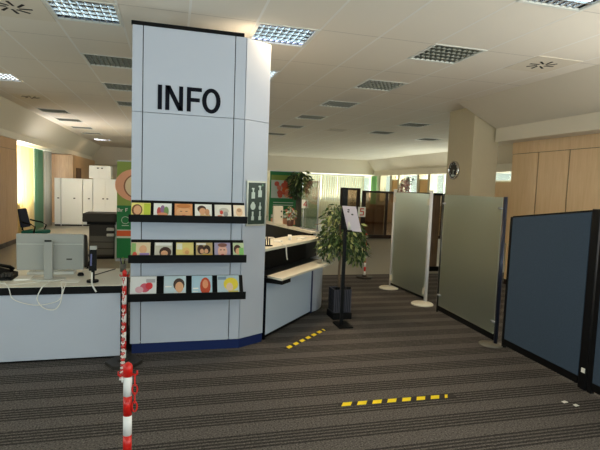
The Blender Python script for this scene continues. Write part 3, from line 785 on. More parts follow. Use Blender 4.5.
m = MB(); m.prism([ct(.03, .0)[:2], ct(-.04, .215)[:2], ct(1.38, .235)[:2], ct(1.54, .08)[:2], ct(1.53, -.02)[:2], ct(1.40, -.015)[:2]], .69, .715, CREAM, .003); m.build('ledge', cn)
m = MB(); cbox(m, .0, .20, -.0, .20, .64, .689, BLACK); m.build('ledge_bracket', cn)
m = MB(); cbox(m, .02, 1.44, -.23, -.20, .66, .975, BLACK); m.slab(ct(1.40, -.21)[:2], (2.06, 6.66), .03, .692, .975, BLACK); m.build('recess_back', cn)
m = MB(); m.prism([ct(.03, -.004)[:2], ct(1.39, -.018)[:2], ct(1.50, -.03)[:2], ct(1.52, -.2)[:2], ct(.03, -.2)[:2]], .691, .713, mat('shelf_black', (30, 30, 32), .5)); m.build('recess_shelf', cn)
m = MB(); m.slab((1.985, 6.215), (2.07, 6.42), .02, .716, .979, WPAINT, .002); m.build('end_post', cn)
m = MB(); m.prism([ct(-.0, -.02)[:2], ct(1.52, .0)[:2], (2.08, 6.44), (1.75, 6.5), ct(1.3, -.45)[:2], ct(-.0, -.45)[:2]], .98, 1.012, CREAM, .003); m.build('worktop', cn)
TZ2 = 1.012
# things on the service counter
cp = MB(); cp.lathe([(.022, 0), (.026, .07), (.022, .07), (.02, .004)], WHITE, ct(.93, -.2, TZ2), 14); tag(cp.build('paper_cup'), 'small white cup standing on the service counter', 'cup')
kd = thing('key_stand', 'small black pronged stand on the near end of the service counter', 'stand', ct(.22, -.12, TZ2))
m = MB(); m.prism([(ct(.22, -.12)[0] + a, ct(.22, -.12)[1] + b) for a, b in ell(0, 0, .06, .035, 14)], TZ2, TZ2 + .012, BLACK, .003); m.build('base', kd)
m = MB()
for i in range(3): m.tube([ct(.17 + .05 * i, -.12, TZ2 + .01), ct(.165 + .05 * i, -.12, TZ2 + .085 + .02 * (i % 2))], .007, BLACK)
m.build('prongs', kd)
cb = MB(); cb.lathe([(.018, 0), (.018, .05), (.012, .06)], WHITE, ct(.10, -.16, TZ2), 12); tag(cb.build('small_bottle'), 'tiny white bottle at the near end of the service counter', 'bottle')
cb = MB(); cb.lathe([(.02, 0), (.02, .05), (.01, .06)], BLACK, ct(.02, -.24, TZ2), 12); tag(cb.build('small_bottle'), 'tiny dark bottle beside the column on the service counter', 'bottle')
c = MB(); pts = [ct(.43, -.05, TZ2 + .006), ct(.43, -.01, TZ2 + .006), ct(.43, .012, .99), ct(.435, .014, .93), ct(.45, .014, .87), ct(.47, .012, .84)]
c.tube(pts, .008, WHITE, 6); tag(c.build('cable'), 'short white cable dangling in front of the dark counter recess', 'cable')
for i, (s, o, dd) in enumerate(((.62, -.22, .09), (1.12, -.15, .13))):
    q = MB(); cbox(q, s, s + dd, o - .05, o + .04, TZ2, TZ2 + .02, PAPER, .002)
    tag(q.build('paper_pad'), ('white paper pad in the middle of the service counter', 'white paper pad at the far end of the service counter')[i], 'paper')
# back counter of the reception island
bc = thing('back_counter', 'cream topped rear counter with dark inside behind the service counter', 'counter', (2.0, 7.8, 0))
def bseg(a, b, w, z0, z1, mm, nm, bev=0): q = MB(); q.slab(a, b, w, z0, z1, mm, bev); q.build(nm, bc)
bseg((2.08, 7.06), (1.62, 9.3), -.16, .975, 1.01, CREAM, 'worktop', .003)
bseg((2.085, 7.08), (1.66, 9.3), -.05, 0, .974, BLACK, 'inner_panel')
bseg((2.155, 7.10), (1.73, 9.3), -.03, 0, .974, PANELW, 'outer_panel')
bseg((1.70, 7.2), (1.35, 9.2), -.36, .69, .71, CREAM, 'inner_desk')
bseg((1.73, 7.3), (1.40, 9.2), -.26, 0, .69, BLACK, 'pedestal')
for i, (x, y, z, w, lab) in enumerate(((1.82, 7.45, .71, .10, 'white printed box on the low inner desk, nearer'), (1.65, 8.1, .71, .14, 'white printed box on the low inner desk, farther'))):
    q = MB(); q.box(x - w / 2, x + w / 2, y - .08, y + .08, z, z + .09, WHITE, .004); tag(q.build('storage_box'), lab, 'box', 'white boxes on the inner desk')
# cream display box on the back counter
db = thing('display_box', 'upright cream box with two dark holes on the rear counter', 'box', (1.86, 8.5, 1.01))
m = MB(); m.box(1.78, 1.95, 8.45, 8.56, 1.01, 1.33, CREAM, .005); m.build('case', db)
m = MB(); m.lathe([(.015, -.004), (.015, .0)], DGREY, (1.92, 8.449, 1.14), 12, 'Y'); m.lathe([(.015, -.004), (.015, 0)], DGREY, (1.92, 8.449, 1.24), 12, 'Y'); m.build('holes', db)
# small flower pot on the back counter
def leafy(mb, c, rx, ry, rz, n, size, mats_, droop=.3, hang=0):
    for i in range(n):
        while True:
            p = Vector((random.uniform(-1, 1), random.uniform(-1, 1), random.uniform(-1, 1)))
            if .15 < p.length < 1: break
        q = Vector((c[0] + p.x * rx, c[1] + p.y * ry, c[2] + p.z * rz))
        d = Vector((p.x + random.uniform(-.5, .5), p.y + random.uniform(-.5, .5), random.uniform(-.9, .5) - droop)).normalized()
        s = d.cross(Vector((random.uniform(-1, 1), random.uniform(-1, 1), 1))).normalized(); nn = s.cross(d)
        L = size * random.uniform(.7, 1.25); W = L * .2
        pts = [q, q + d * L * .4 + s * W, q + d * L - nn * L * .1, q + d * L * .4 - s * W]
        mb.quad_n(pts, random.choice(mats_))
fp = thing('flower_pot', 'small pot of red and pale flowers beside the cream box', 'plant', (1.98, 8.0, 1.01))
m = MB(); m.lathe([(.05, 0), (.065, .11), (.055, .11), (.045, .01)], mat('pot_brown', (96, 60, 48)), (1.98, 8.0, 1.01), 14); m.build('pot', fp)
m = MB(); leafy(m, (1.98, 8.0, 1.24), .08, .08, .13, 160, .06, [LEAF2, PALEG, LEAF3, REDINK]); m.build('blooms', fp)
# acrylic screens with number signs
def sign(nm, label, ch, o, u, w, h, foot):
    t = thing(nm, label, 'sign', foot)
    u = Vector(u).normalized(); v = Vector((0, 0, 1)); n = u.cross(v)
    b = MB(); q = [Vector(o), Vector(o) + u * w, Vector(o) + u * w - n * .006, Vector(o) - n * .006]
    b.hexa(q + [p + v * h for p in q], PAPER); b.build('panel', t)
    d = MB(); text(d, ch, Vector(o) + u * w * .22 + v * h * .14, u, v, h * .72, .002, REDINK); d.build('digit', t)
    return t
sc = thing('acrylic_screen', 'clear acrylic screen standing on the rear counter behind the ficus', 'screen', (2.14, 7.3, 1.01))
m = MB(); m.slab((2.19, 7.08), (2.08, 7.62), .008, 1.01, 1.80, ACRYL); m.build('sheet', sc)
m = MB(); m.slab((2.205, 7.07), (2.08, 7.64), .03, 1.01, 1.03, ALU); m.build('foot_rail', sc)
m = MB(); m.tube([(2.19, 7.085, 1.01), (2.19, 7.085, 1.80)], .012, ALU, 10); m.build('edge_post', sc)
t = sign('number_sign', 'white number sign with a red 4 on the rear counter', '4', (2.04, 7.50, 1.35), (1, .0, 0), .12, .14, (2.10, 7.46, 1.01))
m = MB(); m.tube([(2.075, 7.515, 1.01), (2.075, 7.515, 1.40)], .008, ALU, 8); m.build('rod', t)

# ------------------------------------------------------------------ ficus, black notice stand
fic = thing('potted_ficus', 'leafy variegated ficus in a square dark planter', 'plant', (2.085, 5.83, 0))
m = MB(); x0, x1, y0, y1 = 2.03, 2.265, 5.70, 5.935
for a in ((x0, x1, y0, y0 + .015), (x0, x1, y1 - .015, y1), (x0, x0 + .015, y0 + .015, y1 - .015), (x1 - .015, x1, y0 + .015, y1 - .015)): m.box(*a, .09, .39, PLANTER, .003)
for i in range(9):
    xx = x0 + .02 + i * (x1 - x0 - .045) / 8; m.box(xx, xx + .006, y0 - .003, y0 + .001, .10, .385, BLACK)
    yy = y0 + .02 + i * (y1 - y0 - .045) / 8; m.box(x0 - .003, x0 + .001, yy, yy + .006, .10, .385, BLACK)
m.build('planter', fic)
m = MB(); m.box(x0 - .012, x1 + .012, y0 - .012, y1 + .012, 0, .085, BLACK, .004); m.build('planter_foot', fic)
for sx in (-.075, .075):
    m = MB(); m.box(2.1475 + sx - .03, 2.1475 + sx + .03, y0 + .001, y0 + .012, .391, .425, BLACK); m.build('handle', fic)
m = MB(); m.box(x0 + .016, x1 - .016, y0 + .016, y1 - .016, .33, .36, SOIL); m.build('soil', fic)
m = MB(); m.tube([(2.135, 5.82, .35), (2.125, 5.82, .6), (2.13, 5.82, .9), (2.12, 5.83, 1.15), (2.10, 5.84, 1.4)], .014, BARK, 8, radii=[.02, .017, .015, .012, .006])
for a in range(7):
    z = .85 + .07 * a; an = a * 2.3
    m.tube([(2.125, 5.83, z), (2.09 + .16 * math.cos(an), 5.84 + .16 * math.sin(an), z + .12), (2.08 + .30 * math.cos(an), 5.84 + .28 * math.sin(an), z + .08)], .006, BARK, 5)
m.build('trunk', fic)
m = MB()
leafy(m, (2.15, 5.84, 1.10), .27, .30, .30, 700, .085, [LEAF, LEAF, LEAF2, LEAF3], .45)
leafy(m, (2.04, 5.82, 1.34), .16, .2, .16, 220, .08, [LEAF, LEAF2, LEAF3], .3)
leafy(m, (2.36, 5.86, 0.93), .16, .2, .22, 300, .085, [LEAF, LEAF2, LEAF3], .6)
leafy(m, (2.28, 5.86, 1.05), .2, .2, .22, 240, .085, [LEAF, LEAF2, LEAF3], .6)
leafy(m, (1.95, 5.84, 0.97), .13, .18, .2, 190, .085, [LEAF, LEAF2, LEAF3], .6)
m.build('foliage', fic)

ns = thing('notice_stand', 'slim black stand with a slanted white sheet in front of the ficus', 'stand', (2.03, 5.40, 0))
m = MB(); m.box(1.97, 2.15, 5.30, 5.56, 0, .022, BLACK, .004); m.build('base_plate', ns)
m = MB(); m.box(2.012, 2.052, 5.40, 5.43, .022, 1.30, BLACKM, .004); m.build('post', ns)
m = MB(); m.box(1.975, 2.045, 5.405, 5.43, 1.20, 1.71, BLACK, .006); m.build('head', ns)
o = Vector((1.975, 5.40, 1.49)); u = Vector((.11, -.17, 0)); v = Vector((.085, 0, -.30))
n = u.cross(v).normalized()
m = MB(); q = [o, o + u, o + u + n * .006, o + n * .006]; m.hexa(q + [p + v for p in q], BLACK); m.build('sheet_holder', ns)
m = MB(); q = [o - n * .001, o + u - n * .001, o + u - n * .003, o - n * .003]; m.hexa(q + [p + v for p in q], LAV)
for a, b in ((.35, .12), (.55, .3), (.3, .2)): 
    c0 = o - n * .0045 + u * a + v * b; m.quad_n([c0, c0 + u * .14, c0 + u * .14 + v * .05, c0 + v * .05], NAVYINK)
m.build('sheet', ns)
m = MB(); m.lathe([(.028, 0), (.03, .10), (.012, .13), (.012, .16)], WHITE, (2.075, 5.375, 1.20), 14); m.build('dispenser', ns, )
m = MB(); m.box(2.02, 2.105, 5.34, 5.44, 1.18, 1.199, BLACK, .003); m.build('dispenser_shelf', ns)

# ------------------------------------------------------------------ hazard tape on the carpet
def tape(label, a, b, w, marks, skew):
    a, b = Vector(a), Vector(b); d = (b - a).normalized(); n = Vector((-d.y, d.x, 0)); L = (b - a).length
    t = thing('hazard_tape', label, 'floor tape', a, group='hazard tape strips on the carpet')
    m = MB()
    q = [a - n * w / 2, b - n * w / 2, b + n * w / 2, a + n * w / 2]
    m.hexa([(p.x, p.y, .0005) for p in q] + [(p.x, p.y, .0025) for p in q], TAPEK); m.build('tape_strip', t)
    m = MB()
    for i in range(marks):
        s = L * (i + .12) / marks; e = s + L / marks * .6
        if i == marks - 1 and 'long' in label: e = s + L / marks * .2
        p = [a + d * s - n * w / 2, a + d * e - n * w / 2, a + d * (e + skew) + n * w / 2, a + d * (s + skew) + n * w / 2]
        m.hexa([(v.x, v.y, .0026) for v in p] + [(v.x, v.y, .0032) for v in p], YELLOW)
    m.build('stripes', t)
tape('long yellow and black hazard tape in the open carpet, nearest the camera', (1.28, 3.395, 0), (2.31, 3.375, 0), .06, 8, .035)
tape('short yellow and black hazard tape running along the service counter', (1.17, 4.72, 0), (1.83, 5.35, 0), .055, 7, .03)

# ------------------------------------------------------------------ frosted glass screens
g1 = thing('glass_screen', 'frosted glass screen between two white round footed posts', 'screen', (3.7, 6.9, 0))
m = MB(); m.slab((3.745, 6.43), (3.70, 7.47), .012, .09, 1.665, FROST, .002); m.build('glass', g1)
for (px_, py_, dx, dy) in ((3.745, 6.385, -.155, -.12), (3.70, 7.50, -.10, -.09)):
    m = MB(); m.tube([(px_, py_, .02), (px_, py_, 1.70)], .027, POSTW, 16); m.build('post', g1)
    m = MB(); m.lathe([(.165, 0), (.165, .012), (.15, .024), (.04, .034)], CREAM, (px_ + dx * .6, py_ + dy * .6, 0), 32); m.build('foot_disc', g1)
    s = 1 if py_ < 7 else -1
    for z in (.18, 1.54):
        m = MB(); m.box(px_ - .026, px_ + .026, min(py_, py_ + s * .07), max(py_, py_ + s * .07), z - .05, z + .05, CREAM, .006); m.build('clamp', g1)
    m = MB(); m.lathe([(.034, 1.70), (.036, 1.715), (.01, 1.72)], CREAM, (px_, py_, 0), 16); m.build('post_cap', g1)
m = MB(); m.slab((3.745, 6.43), (3.70, 7.47), .016, .055, .088, BLACK); m.build('bottom_rail', g1)
g2 = thing('glass_screen', 'frosted glass screen between dark posts next to the blue partition', 'screen', (3.62, 5.2, 0))
m = MB(); m.slab((3.575, 4.56), (3.655, 5.86), .012, .10, 1.665, FROST, .002); m.build('glass', g2)
m = MB(); m.tube([(3.56, 4.50, .0), (3.56, 4.50, 1.67)], .022, mat('dark_navy_metal', (40, 44, 62), .3, .4), 16); m.build('post', g2)
m = MB(); m.tube([(3.658, 5.90, .0), (3.658, 5.90, 1.66)], .016, mat('dark_steel', (66, 68, 66), .3, .5), 12); m.build('post', g2)
for (px_, py_, s) in ((3.56, 4.50, 1), (3.658, 5.9, -1)):
    for z in (.25, 1.54):
        m = MB(); m.tube([(px_ - .012, py_ + s * .01, z), (px_ - .016, py_ + s * .085, z)], .013, ALU, 10); m.build('clamp', g2)
m = MB(); m.slab((3.58, 4.52), (3.66, 5.88), .016, .03, .098, BLACK); m.build('bottom_rail', g2)
m = MB(); m.lathe([(.13, 0), (.13, .008), (.02, .016)], MGREY, (3.50, 4.50, 0), 28); m.build('foot_disc', g2)

# ------------------------------------------------------------------ blue fabric partitions
b1 = thing('fabric_partition', 'blue fabric partition with black frame beside the frosted glass', 'partition', (3.56, 3.9, 0))
m = MB(); m.slab((3.532, 3.345), (3.572, 4.38), -.035, .10, 1.575, BLUEF, .004, 1.45); m.build('panel', b1)
m = MB(); m.slab((3.527, 3.255), (3.532, 3.34), -.04, .0, 1.60, BLACKM, .004); m.build('frame_post', b1)
m = MB(); m.slab((3.572, 4.383), (3.574, 4.42), -.04, .0, 1.455, BLACKM, .004); m.build('frame_post', b1)
m = MB(); m.slab((3.531, 3.345), (3.571, 4.38), -.038, .03, .097, BLACK); m.build('bottom_rail', b1)
m = MB(); m.slab((3.531, 3.345), (3.571, 4.38), -.038, 1.577, 1.59, BLACK, 0, 1.465); m.bm.verts.ensure_lookup_table()
for v in m.bm.verts:
    if v.co.z < 1.58 and v.co.y > 4: v.co.z = 1.452 if v.co.z > 1.5 else v.co.z
m.build('top_rail', b1)
m = MB(); m.box(3.518, 3.526, 3.265, 3.30, .155, .195, PAPER); m.build('tag', b1)['label'] = 'small white tag'
b2 = thing('fabric_partition', 'blue fabric partition cut off by the right picture edge', 'partition', (3.5, 2.7, 0))
m = MB(); m.slab((3.49, 2.0), (3.525, 3.185), -.035, .10, 1.6, BLUEF, .004); m.build('panel', b2)
m = MB(); m.slab((3.524, 3.19), (3.526, 3.235), -.04, .0, 1.615, BLACKM, .004); m.build('frame_post', b2)
m = MB(); m.slab((3.49, 2.0), (3.525, 3.185), -.038, .03, .097, BLACK); m.build('bottom_rail', b2)
m = MB(); m.slab((3.49, 2.0), (3.525, 3.185), -.038, 1.602, 1.615, BLACK); m.build('top_rail', b2)
m = MB(); m.slab((3.486, 1.94), (3.489, 1.99), -.04, .0, 1.615, BLACKM, .004); m.build('frame_post', b2)
for i, (x, y, w, lab) in enumerate(((3.165, 3.10, .05, 'white paper scrap on the carpet, farther left of two by the blue partition'), (3.21, 3.03, .045, 'white paper scrap on the carpet, nearer of two by the blue partition'))):
    m = MB(); m.prism([(x - w / 2, y - .02), (x + w / 2, y - .012), (x + w * .4, y + .02), (x - w * .45, y + .012)], .0005, .003, PAPER); tag(m.build('paper_scrap'), lab, 'paper', 'paper scraps on the carpet')

# ------------------------------------------------------------------ wooden cupboards on the right
def cupboard(label, y0, y1, group, x, dirx, ztop, seam, wood, drop=.1, gap=.012, depth=.55):
    # front at x, body going away in dirx
    t = thing('cupboard', label, 'cupboard', (x + dirx * depth / 2, (y0 + y1) / 2, 0), group=group)
    def bx(nm, a, b, ya, yb, za, zb, mm):
        q = MB(); q.box(min(a, b), max(a, b), ya, yb, za, zb, mm, .001); return q.build(nm, t)
    bx('carcass', x + dirx * .02, x + dirx * depth, y0, y1, .0, ztop, SEAM if False else DARKWOOD)
    bx('door', x, x + dirx * .018, y0 + gap, y1 - gap, drop, seam - .004, wood)
    bx('top_panel', x, x + dirx * .018, y0 + .001, y1 - .001, seam + .004, ztop, wood)
    bx('plinth', x + dirx * .005, x + dirx * .018, y0 + .004, y1 - .004, 0, drop - .005, DARKWOOD)
    return t
cupboard('tall beech cupboard at the far end, next to the clock pillar', 6.95, 7.62, 'beech cupboards on the right', 6.1, 1, 2.654, 2.445, BEECH)
cupboard('tall beech cupboard, middle of the three behind the partitions', 6.28, 6.95, 'beech cupboards on the right', 6.1, 1, 2.654, 2.445, BEECH)
cupboard('tall beech cupboard cut off by the right picture edge', 5.60, 6.28, 'beech cupboards on the right', 6.1, 1, 2.654, 2.445, BEECH)
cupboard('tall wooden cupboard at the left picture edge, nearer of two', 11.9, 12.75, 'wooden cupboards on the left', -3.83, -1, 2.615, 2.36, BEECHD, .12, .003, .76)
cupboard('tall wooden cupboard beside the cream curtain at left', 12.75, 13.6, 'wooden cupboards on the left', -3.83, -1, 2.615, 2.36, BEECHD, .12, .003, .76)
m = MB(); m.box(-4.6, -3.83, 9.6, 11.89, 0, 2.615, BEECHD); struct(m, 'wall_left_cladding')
# wooden corner block behind the white cabinets
t = thing('wooden_wardrobe', 'tall brown wooden wardrobe block behind the white cabinets', 'wardrobe', (-4.1, 22, 0))
m = MB(); m.box(-4.57, -3.72, 20.0, 25.3, 0, 2.6, BEECHD, .01); m.build('body', t)
m = MB(); m.box(-3.72, -3.70, 20.6, 21.6, 1.65, 2.12, mat('niche_brown', (92, 62, 42), .7)); m.build('niche', t)

# clock
ck_ = thing('wall_clock', 'round silver rimmed wall clock on the pillar', 'clock', (5.32, 8.27, 2.13))
m = MB(); m.lathe([(.18, -.001), (.18, -.03), (.158, -.045), (.15, -.03), (.15, -.001)], CHROME, (5.319, 8.27, 2.13), 32, 'X'); m.build('rim', ck_)
m = MB(); m.lathe([(.15, -.012), (.15, -.02)], DGREY, (5.319, 8.27, 2.13), 32, 'X')
m.build('dial', ck_)
m = MB()
for i in range(12):
    a = 2 * PI * i / 12; m.box(5.294, 5.298, 8.27 + .125 * math.cos(a) - .006, 8.27 + .125 * math.cos(a) + .006, 2.13 + .125 * math.sin(a) - .01, 2.13 + .125 * math.sin(a) + .01, PALEG)
m.build('hour_marks', ck_)
m = MB(); m.box(5.292, 5.296, 8.265, 8.275, 2.05, 2.14, PALEG); m.box(5.292, 5.296, 8.22, 8.275, 2.12, 2.13, PALEG); m.build('hands', ck_)
m = MB(); m.box(5.285, 5.293, 8.22, 8.32, 2.01, 2.045, PALEG); m.build('label_plate', ck_)

# ------------------------------------------------------------------ white office cabinets on the left
def office_cab(label, x0, x1, y0, y1, z0, z1, doors):
    t = thing('office_cabinet', label, 'cabinet', ((x0 + x1) / 2, y0, z0), group='white office cabinets on the left')
    m = MB(); m.box(x0, x1, y0 + .02, y1, z0, z1, WPAINT, .004); m.build('carcass', t)
    if z0 == 0:
        m = MB(); m.box(x0 + .01, x1 - .01, y0 + .005, y0 + .019, z0, z0 + .05, BLACK); m.build('plinth', t)
    w = (x1 - x0) / doors
    for i in range(doors):
        m = MB(); m.box(x0 + w * i + .006, x0 + w * (i + 1) - .006, y0, y0 + .019, z0 + (.06 if z0 == 0 else .01), z1 - .01, WPAINT, .003); d = m.build('door', t)
        m = MB(); hx = x0 + w * (i + 1) - .07 if i % 2 == 0 else x0 + w * i + .07
        if doors == 1: hx = x0 + w * .62
        m.box(hx - .03, hx + .03, y0 - .015, y0 - .001, (z0 + z1) / 2 + .12, (z0 + z1) / 2 + .16, DGREY); m.build('handle', d)
    return t
office_cab('narrow white cabinet at the left end of the row', -4.05, -3.84, 18.5, 18.95, 0, 1.70, 1)
office_cab('wide plain white cabinet with a dark lock, second from the left', -3.83, -3.13, 18.5, 18.95, 0, 1.70, 1)
office_cab('white cabinet in the middle of the row, left of the copier', -3.12, -2.79, 18.5, 18.95, 0, 1.70, 1)
office_cab('double door white cabinet above the photocopier', -2.78, -1.95, 18.5, 18.95, 0, 1.72, 2)
office_cab('small white cupboard stacked on top of the white cabinet row', -2.92, -2.18, 18.52, 18.95, 1.722, 2.19, 2)

# photocopier
pcp = thing('photocopier', 'dark grey floor standing photocopier behind the left desk', 'photocopier', (-1.45, 11.1, 0))
m = MB(); m.box(-1.70, -1.19, 10.8, 11.4, .06, .74, DGREY, .01); m.build('body', pcp)
m = MB(); m.hexa([(-1.82, 10.72, .80), (-1.14, 10.72, .80), (-1.14, 11.4, .80), (-1.82, 11.4, .80), (-1.82, 10.76, .98), (-1.14, 10.76, .98), (-1.14, 11.4, .98), (-1.82, 11.4, .98)], DGREY, .02); m.build('scanner_lid', pcp)
m = MB(); m.box(-1.74, -1.17, 10.78, 11.4, .742, .798, BLACK, .005); m.build('output_slot', pcp)
m = MB(); m.box(-1.19, -1.08, 10.8, 11.4, .0, .90, LGREY, .01); m.build('finisher', pcp)
for z in (.62, .50):
    m = MB(); m.box(-1.34, -1.195, 10.68, 10.80, z, z + .06, GREYP, .01); m.build('tray', pcp)
for z in (.10, .24, .38):
    m = MB(); m.box(-1.68, -1.21, 10.79, 10.80, z, z + .12, mat('copier_drawer', (84, 80, 72), .5), .003); m.build('drawer', pcp)
m = MB(); m.box(-1.70, -1.2, 10.82, 11.38, 0, .06, BLACK); m.build('castor_base', pcp)

# office chairs
def office_chair(label, loc, rz, fab_back, fab_seat):
    t = thing('office_chair', label, 'chair', loc, rz)
    def B(nm, mb): return mb.build(nm, t, local=True)
    q = MB(); q.box(-.23, .23, -.23, .23, .42, .50, fab_seat, .03); B('seat', q)
    q = MB(); q.hexa([(-.21, .2, .56), (.21, .2, .56), (.21, .25, .56), (-.21, .25, .56), (-.18, .28, .98), (.18, .28, .98), (.18, .33, .98), (-.18, .33, .98)], fab_back, .025); B('backrest', q)
    q = MB(); q.tube([(0, .2, .42), (0, .30, .5), (0, .29, .7)], .02, BLACK); B('back_bar', q)
    for s in (-1, 1):
        q = MB(); q.tube([(s * .24, -.05, .44), (s * .28, -.1, .6), (s * .28, 0, .66), (s * .28, .12, .68), (s * .22, .24, .72)], .018, BLACK); B('armrest', q)
    q = MB(); q.tube([(0, 0, .08), (0, 0, .42)], .028, BLACK); B('gas_lift', q)
    for i in range(5):
        a = 2 * PI * i / 5; c, s = math.cos(a), math.sin(a)
        q = MB(); q.tube([(0, 0, .10), (.28 * c, .28 * s, .06)], .02, BLACK, radii=[.026, .015]); L_ = B('leg', q)
        q = MB(); q.lathe([(.026, -.015), (.026, .015)], BLACK, (.28 * c, .28 * s, .027), 12, 'Y'); w = q.build('castor', L_, local=True)
    return t
office_chair('office chair with green seat and dark back behind the left desk', (-2.98, 11.9, 0), math.radians(80), NAVYF, GREENF)
office_chair('black office chair half hidden behind the right edge of the monitor', (-1.27, 6.35, 0), math.radians(-5), DGREY, DGREY)

# ------------------------------------------------------------------ upright posters
def banner(label, loc, w, h, draw):
    t = thing('poster_banner', label, 'poster', loc)
    x, y = loc[0], loc[1]
    q = MB(); q.box(x - w / 2 - .02, x + w / 2 + .02, y - .08, y + .12, 0, .05, ALU, .008); q.build('base', t)
    q = MB(); q.box(x - w / 2, x + w / 2, y, y + .006, .05, h, GREEN); q.build('sheet', t)
    q = MB(); q.box(x - w / 2, x + w / 2, y - .006, y + .012, h, h + .02, ALU, .003); q.build('top_bar', t)
    q = MB(); q.tube([(x, y + .03, .05), (x, y + .03, h)], .01, ALU); q.build('rod', t)
    d = MB(); lv = [0]
    def p(poly, mm):
        lv[0] += 1
        d.patch((x - w / 2, y, 0), (1, 0, 0), (0, 0, 1), poly, .001 + .0012 * lv[0], mm)
    draw(p, w, h, d); d.build('print', t)
    return t
def art_left(p, w, h, d):
    p(rect(.0, w, .55 * h + .02, h), LIME); p(ell(.36, 1.60, .40, .34, 28), PEACH); p(ell(.40, 1.58, .27, .26, 28), mat('print_brown_ring', (150, 100, 70))); p(ell(.41, 1.58, .25, .24, 28), mat('print_cream', (232, 214, 180))); p(ell(.43, 1.55, .13, .17, 20), ORANGE)
    p(rect(0, w, .0 + .06, 1.14), GREEN); p(rect(0, w, .48, .66), PALEG); p(rect(0, w, .52, .64), ORANGE)
    text(d, 'Ihr F', (-1.11, 10.6, 1.04), (1, 0, 0), (0, 0, 1), .075, .02, WHITE)
    p(ell(.17, .86, .08, .08, 18), PALEG); p(ell(.17, .86, .07, .07, 18), GREEN); p(rect(.10, .24, .74, .755), PALEG)
bl = banner('tall poster with a peach ring above a green field, left behind the column', (-.70, 10.62, 0), .86, 2.09, art_left)
def art_right(p, w, h, d):
    p(rect(.04, w - .04, 1.36, 2.0), PALEG); p(rect(.04, w - .04, 1.86, 2.0), LIME)
    random.seed(3)
    for i in range(26): p(ell(.15 + .5 * random.random(), 1.42 + .42 * random.random(), .07, .07, 9), random.choice([PEACH, ORANGE, mat('print_salmon', (222, 128, 104)), mat('print_coral', (206, 92, 70))]))
    for z in (1.23, 1.16, 1.02): p(rect(.1, w - .25, z, z + .018), PALEG)
    p(rect(.05, w - .05, .62, .8), PEACH); p(rect(.05, .3, .45, .6), REDINK)
    p(rect(.05, w - .05, .82, .9), PALEG)
banner('green edged poster with red blossoms, right of the column', (3.06, 13.0, 0), .93, 2.10, art_right)

# tall indoor tree on a moss pole
tr = thing('potted_tree', 'tall bushy tree with mossy trunk beside the blossom poster', 'plant', (3.22, 12.2, 0))
m = MB(); m.lathe([(.17, 0), (.21, .38), (.19, .38), (.17, .3)], DGREY, (3.24, 12.2, 0), 20); m.build('pot', tr)
m = MB(); m.tube([(3.24, 12.2, .3), (3.235, 12.2, 1.0), (3.24, 12.2, 1.9)], .085, MOSS, 12); m.build('trunk', tr)
m = MB(); leafy(m, (3.24, 12.2, 1.88), .30, .3, .25, 420, .14, [LEAF, LEAF3, LEAF3, LEAF2], .5); leafy(m, (3.12, 12.15, 1.62), .17, .2, .22, 160, .13, [LEAF, LEAF3, LEAF3], .7); leafy(m, (3.42, 12.2, 1.66), .12, .16, .2, 90, .12, [LEAF, LEAF2, mat('leaf_amber', (176, 150, 84))], .8); m.build('foliage', tr)

# ------------------------------------------------------------------ dark framed booth screens in the hall
def booth(label, x0, x1, y, h, fw=.09, mids=(), rail=None, foot=.005):
    t = thing('booth_screen', label, 'screen', ((x0 + x1) / 2, y, 0))
    q = MB(); q.box(x0, x0 + fw, y, y + .06, 0, h, DARKWOOD, .004); q.build('upright', t)
    q = MB(); q.box(x1 - fw, x1, y, y + .06, 0, h, DARKWOOD, .004); q.build('upright', t)
    q = MB(); q.box(x0 + fw, x1 - fw, y, y + .06, h - .07, h, DARKWOOD, .004); q.build('top_rail', t)
    q = MB(); q.box(x0 + fw, x1 - fw, y, y + .06, foot, foot + .12, DARKWOOD, .004); q.build('bottom_rail', t)
    for mx in mids:
        q = MB(); q.box(mx - .04, mx + .04, y, y + .06, foot + .12, h - .07, DARKWOOD, .004); q.build('mullion', t)
    q = MB(); q.box(x0 + fw, x1 - fw, y + .025, y + .033, foot + .12, h - .07, SMOKE); q.build('glass', t)
    return t
booth('small dark framed booth screen behind the notice stand', 5.42, 6.12, 15.0, 1.72, .12)
booth('long dark framed booth screen behind the frosted glass', 6.28, 9.5, 15.2, 1.65, .13, (7.2, 8.4))
for x0, x1, y, z0, z1, lab in ((6.5, 6.95, 15.75, 0, 1.0, 'brown pedestal behind the long booth screen, left of two'), (6.98, 7.35, 15.7, 0, 1.15, 'taller brown pedestal behind the long booth screen, right of two')):
    t = thing('desk_pedestal', lab, 'pedestal', ((x0 + x1) / 2, y, 0), group='brown pedestals behind the booth screen')
    q = MB(); q.box(x0, x1, y, y + .5, z0, z1, BOXB, .006); q.build('body', t)
    q = MB(); q.box(x0 + .01, x1 - .01, y - .015, y, z1 - .3, z1 - .02, BOXB, .004); q.build('drawer', t)
    q = MB(); q.box(x0 + .12, x1 - .16, y - .025, y - .015, z1 - .12, z1 - .10, PAPER); q.build('handle', t)
sb = thing('brown_stand', 'narrow brown wooden stand with a dark cap between the glass screens', 'stand', (5.4, 9.2, 0))
q = MB(); q.box(5.17, 5.50, 9.0, 9.12, .10, 1.62, BROWNWOOD, .004)
q.build('board', sb)
q = MB(); q.box(5.10, 5.62, 8.98, 9.30, 1.621, 1.67, BLACK, .005); q.build('cap', sb)
q = MB(); q.box(5.14, 5.56, 8.98, 9.3, 0, .10, BLACK, .005); q.build('foot', sb)
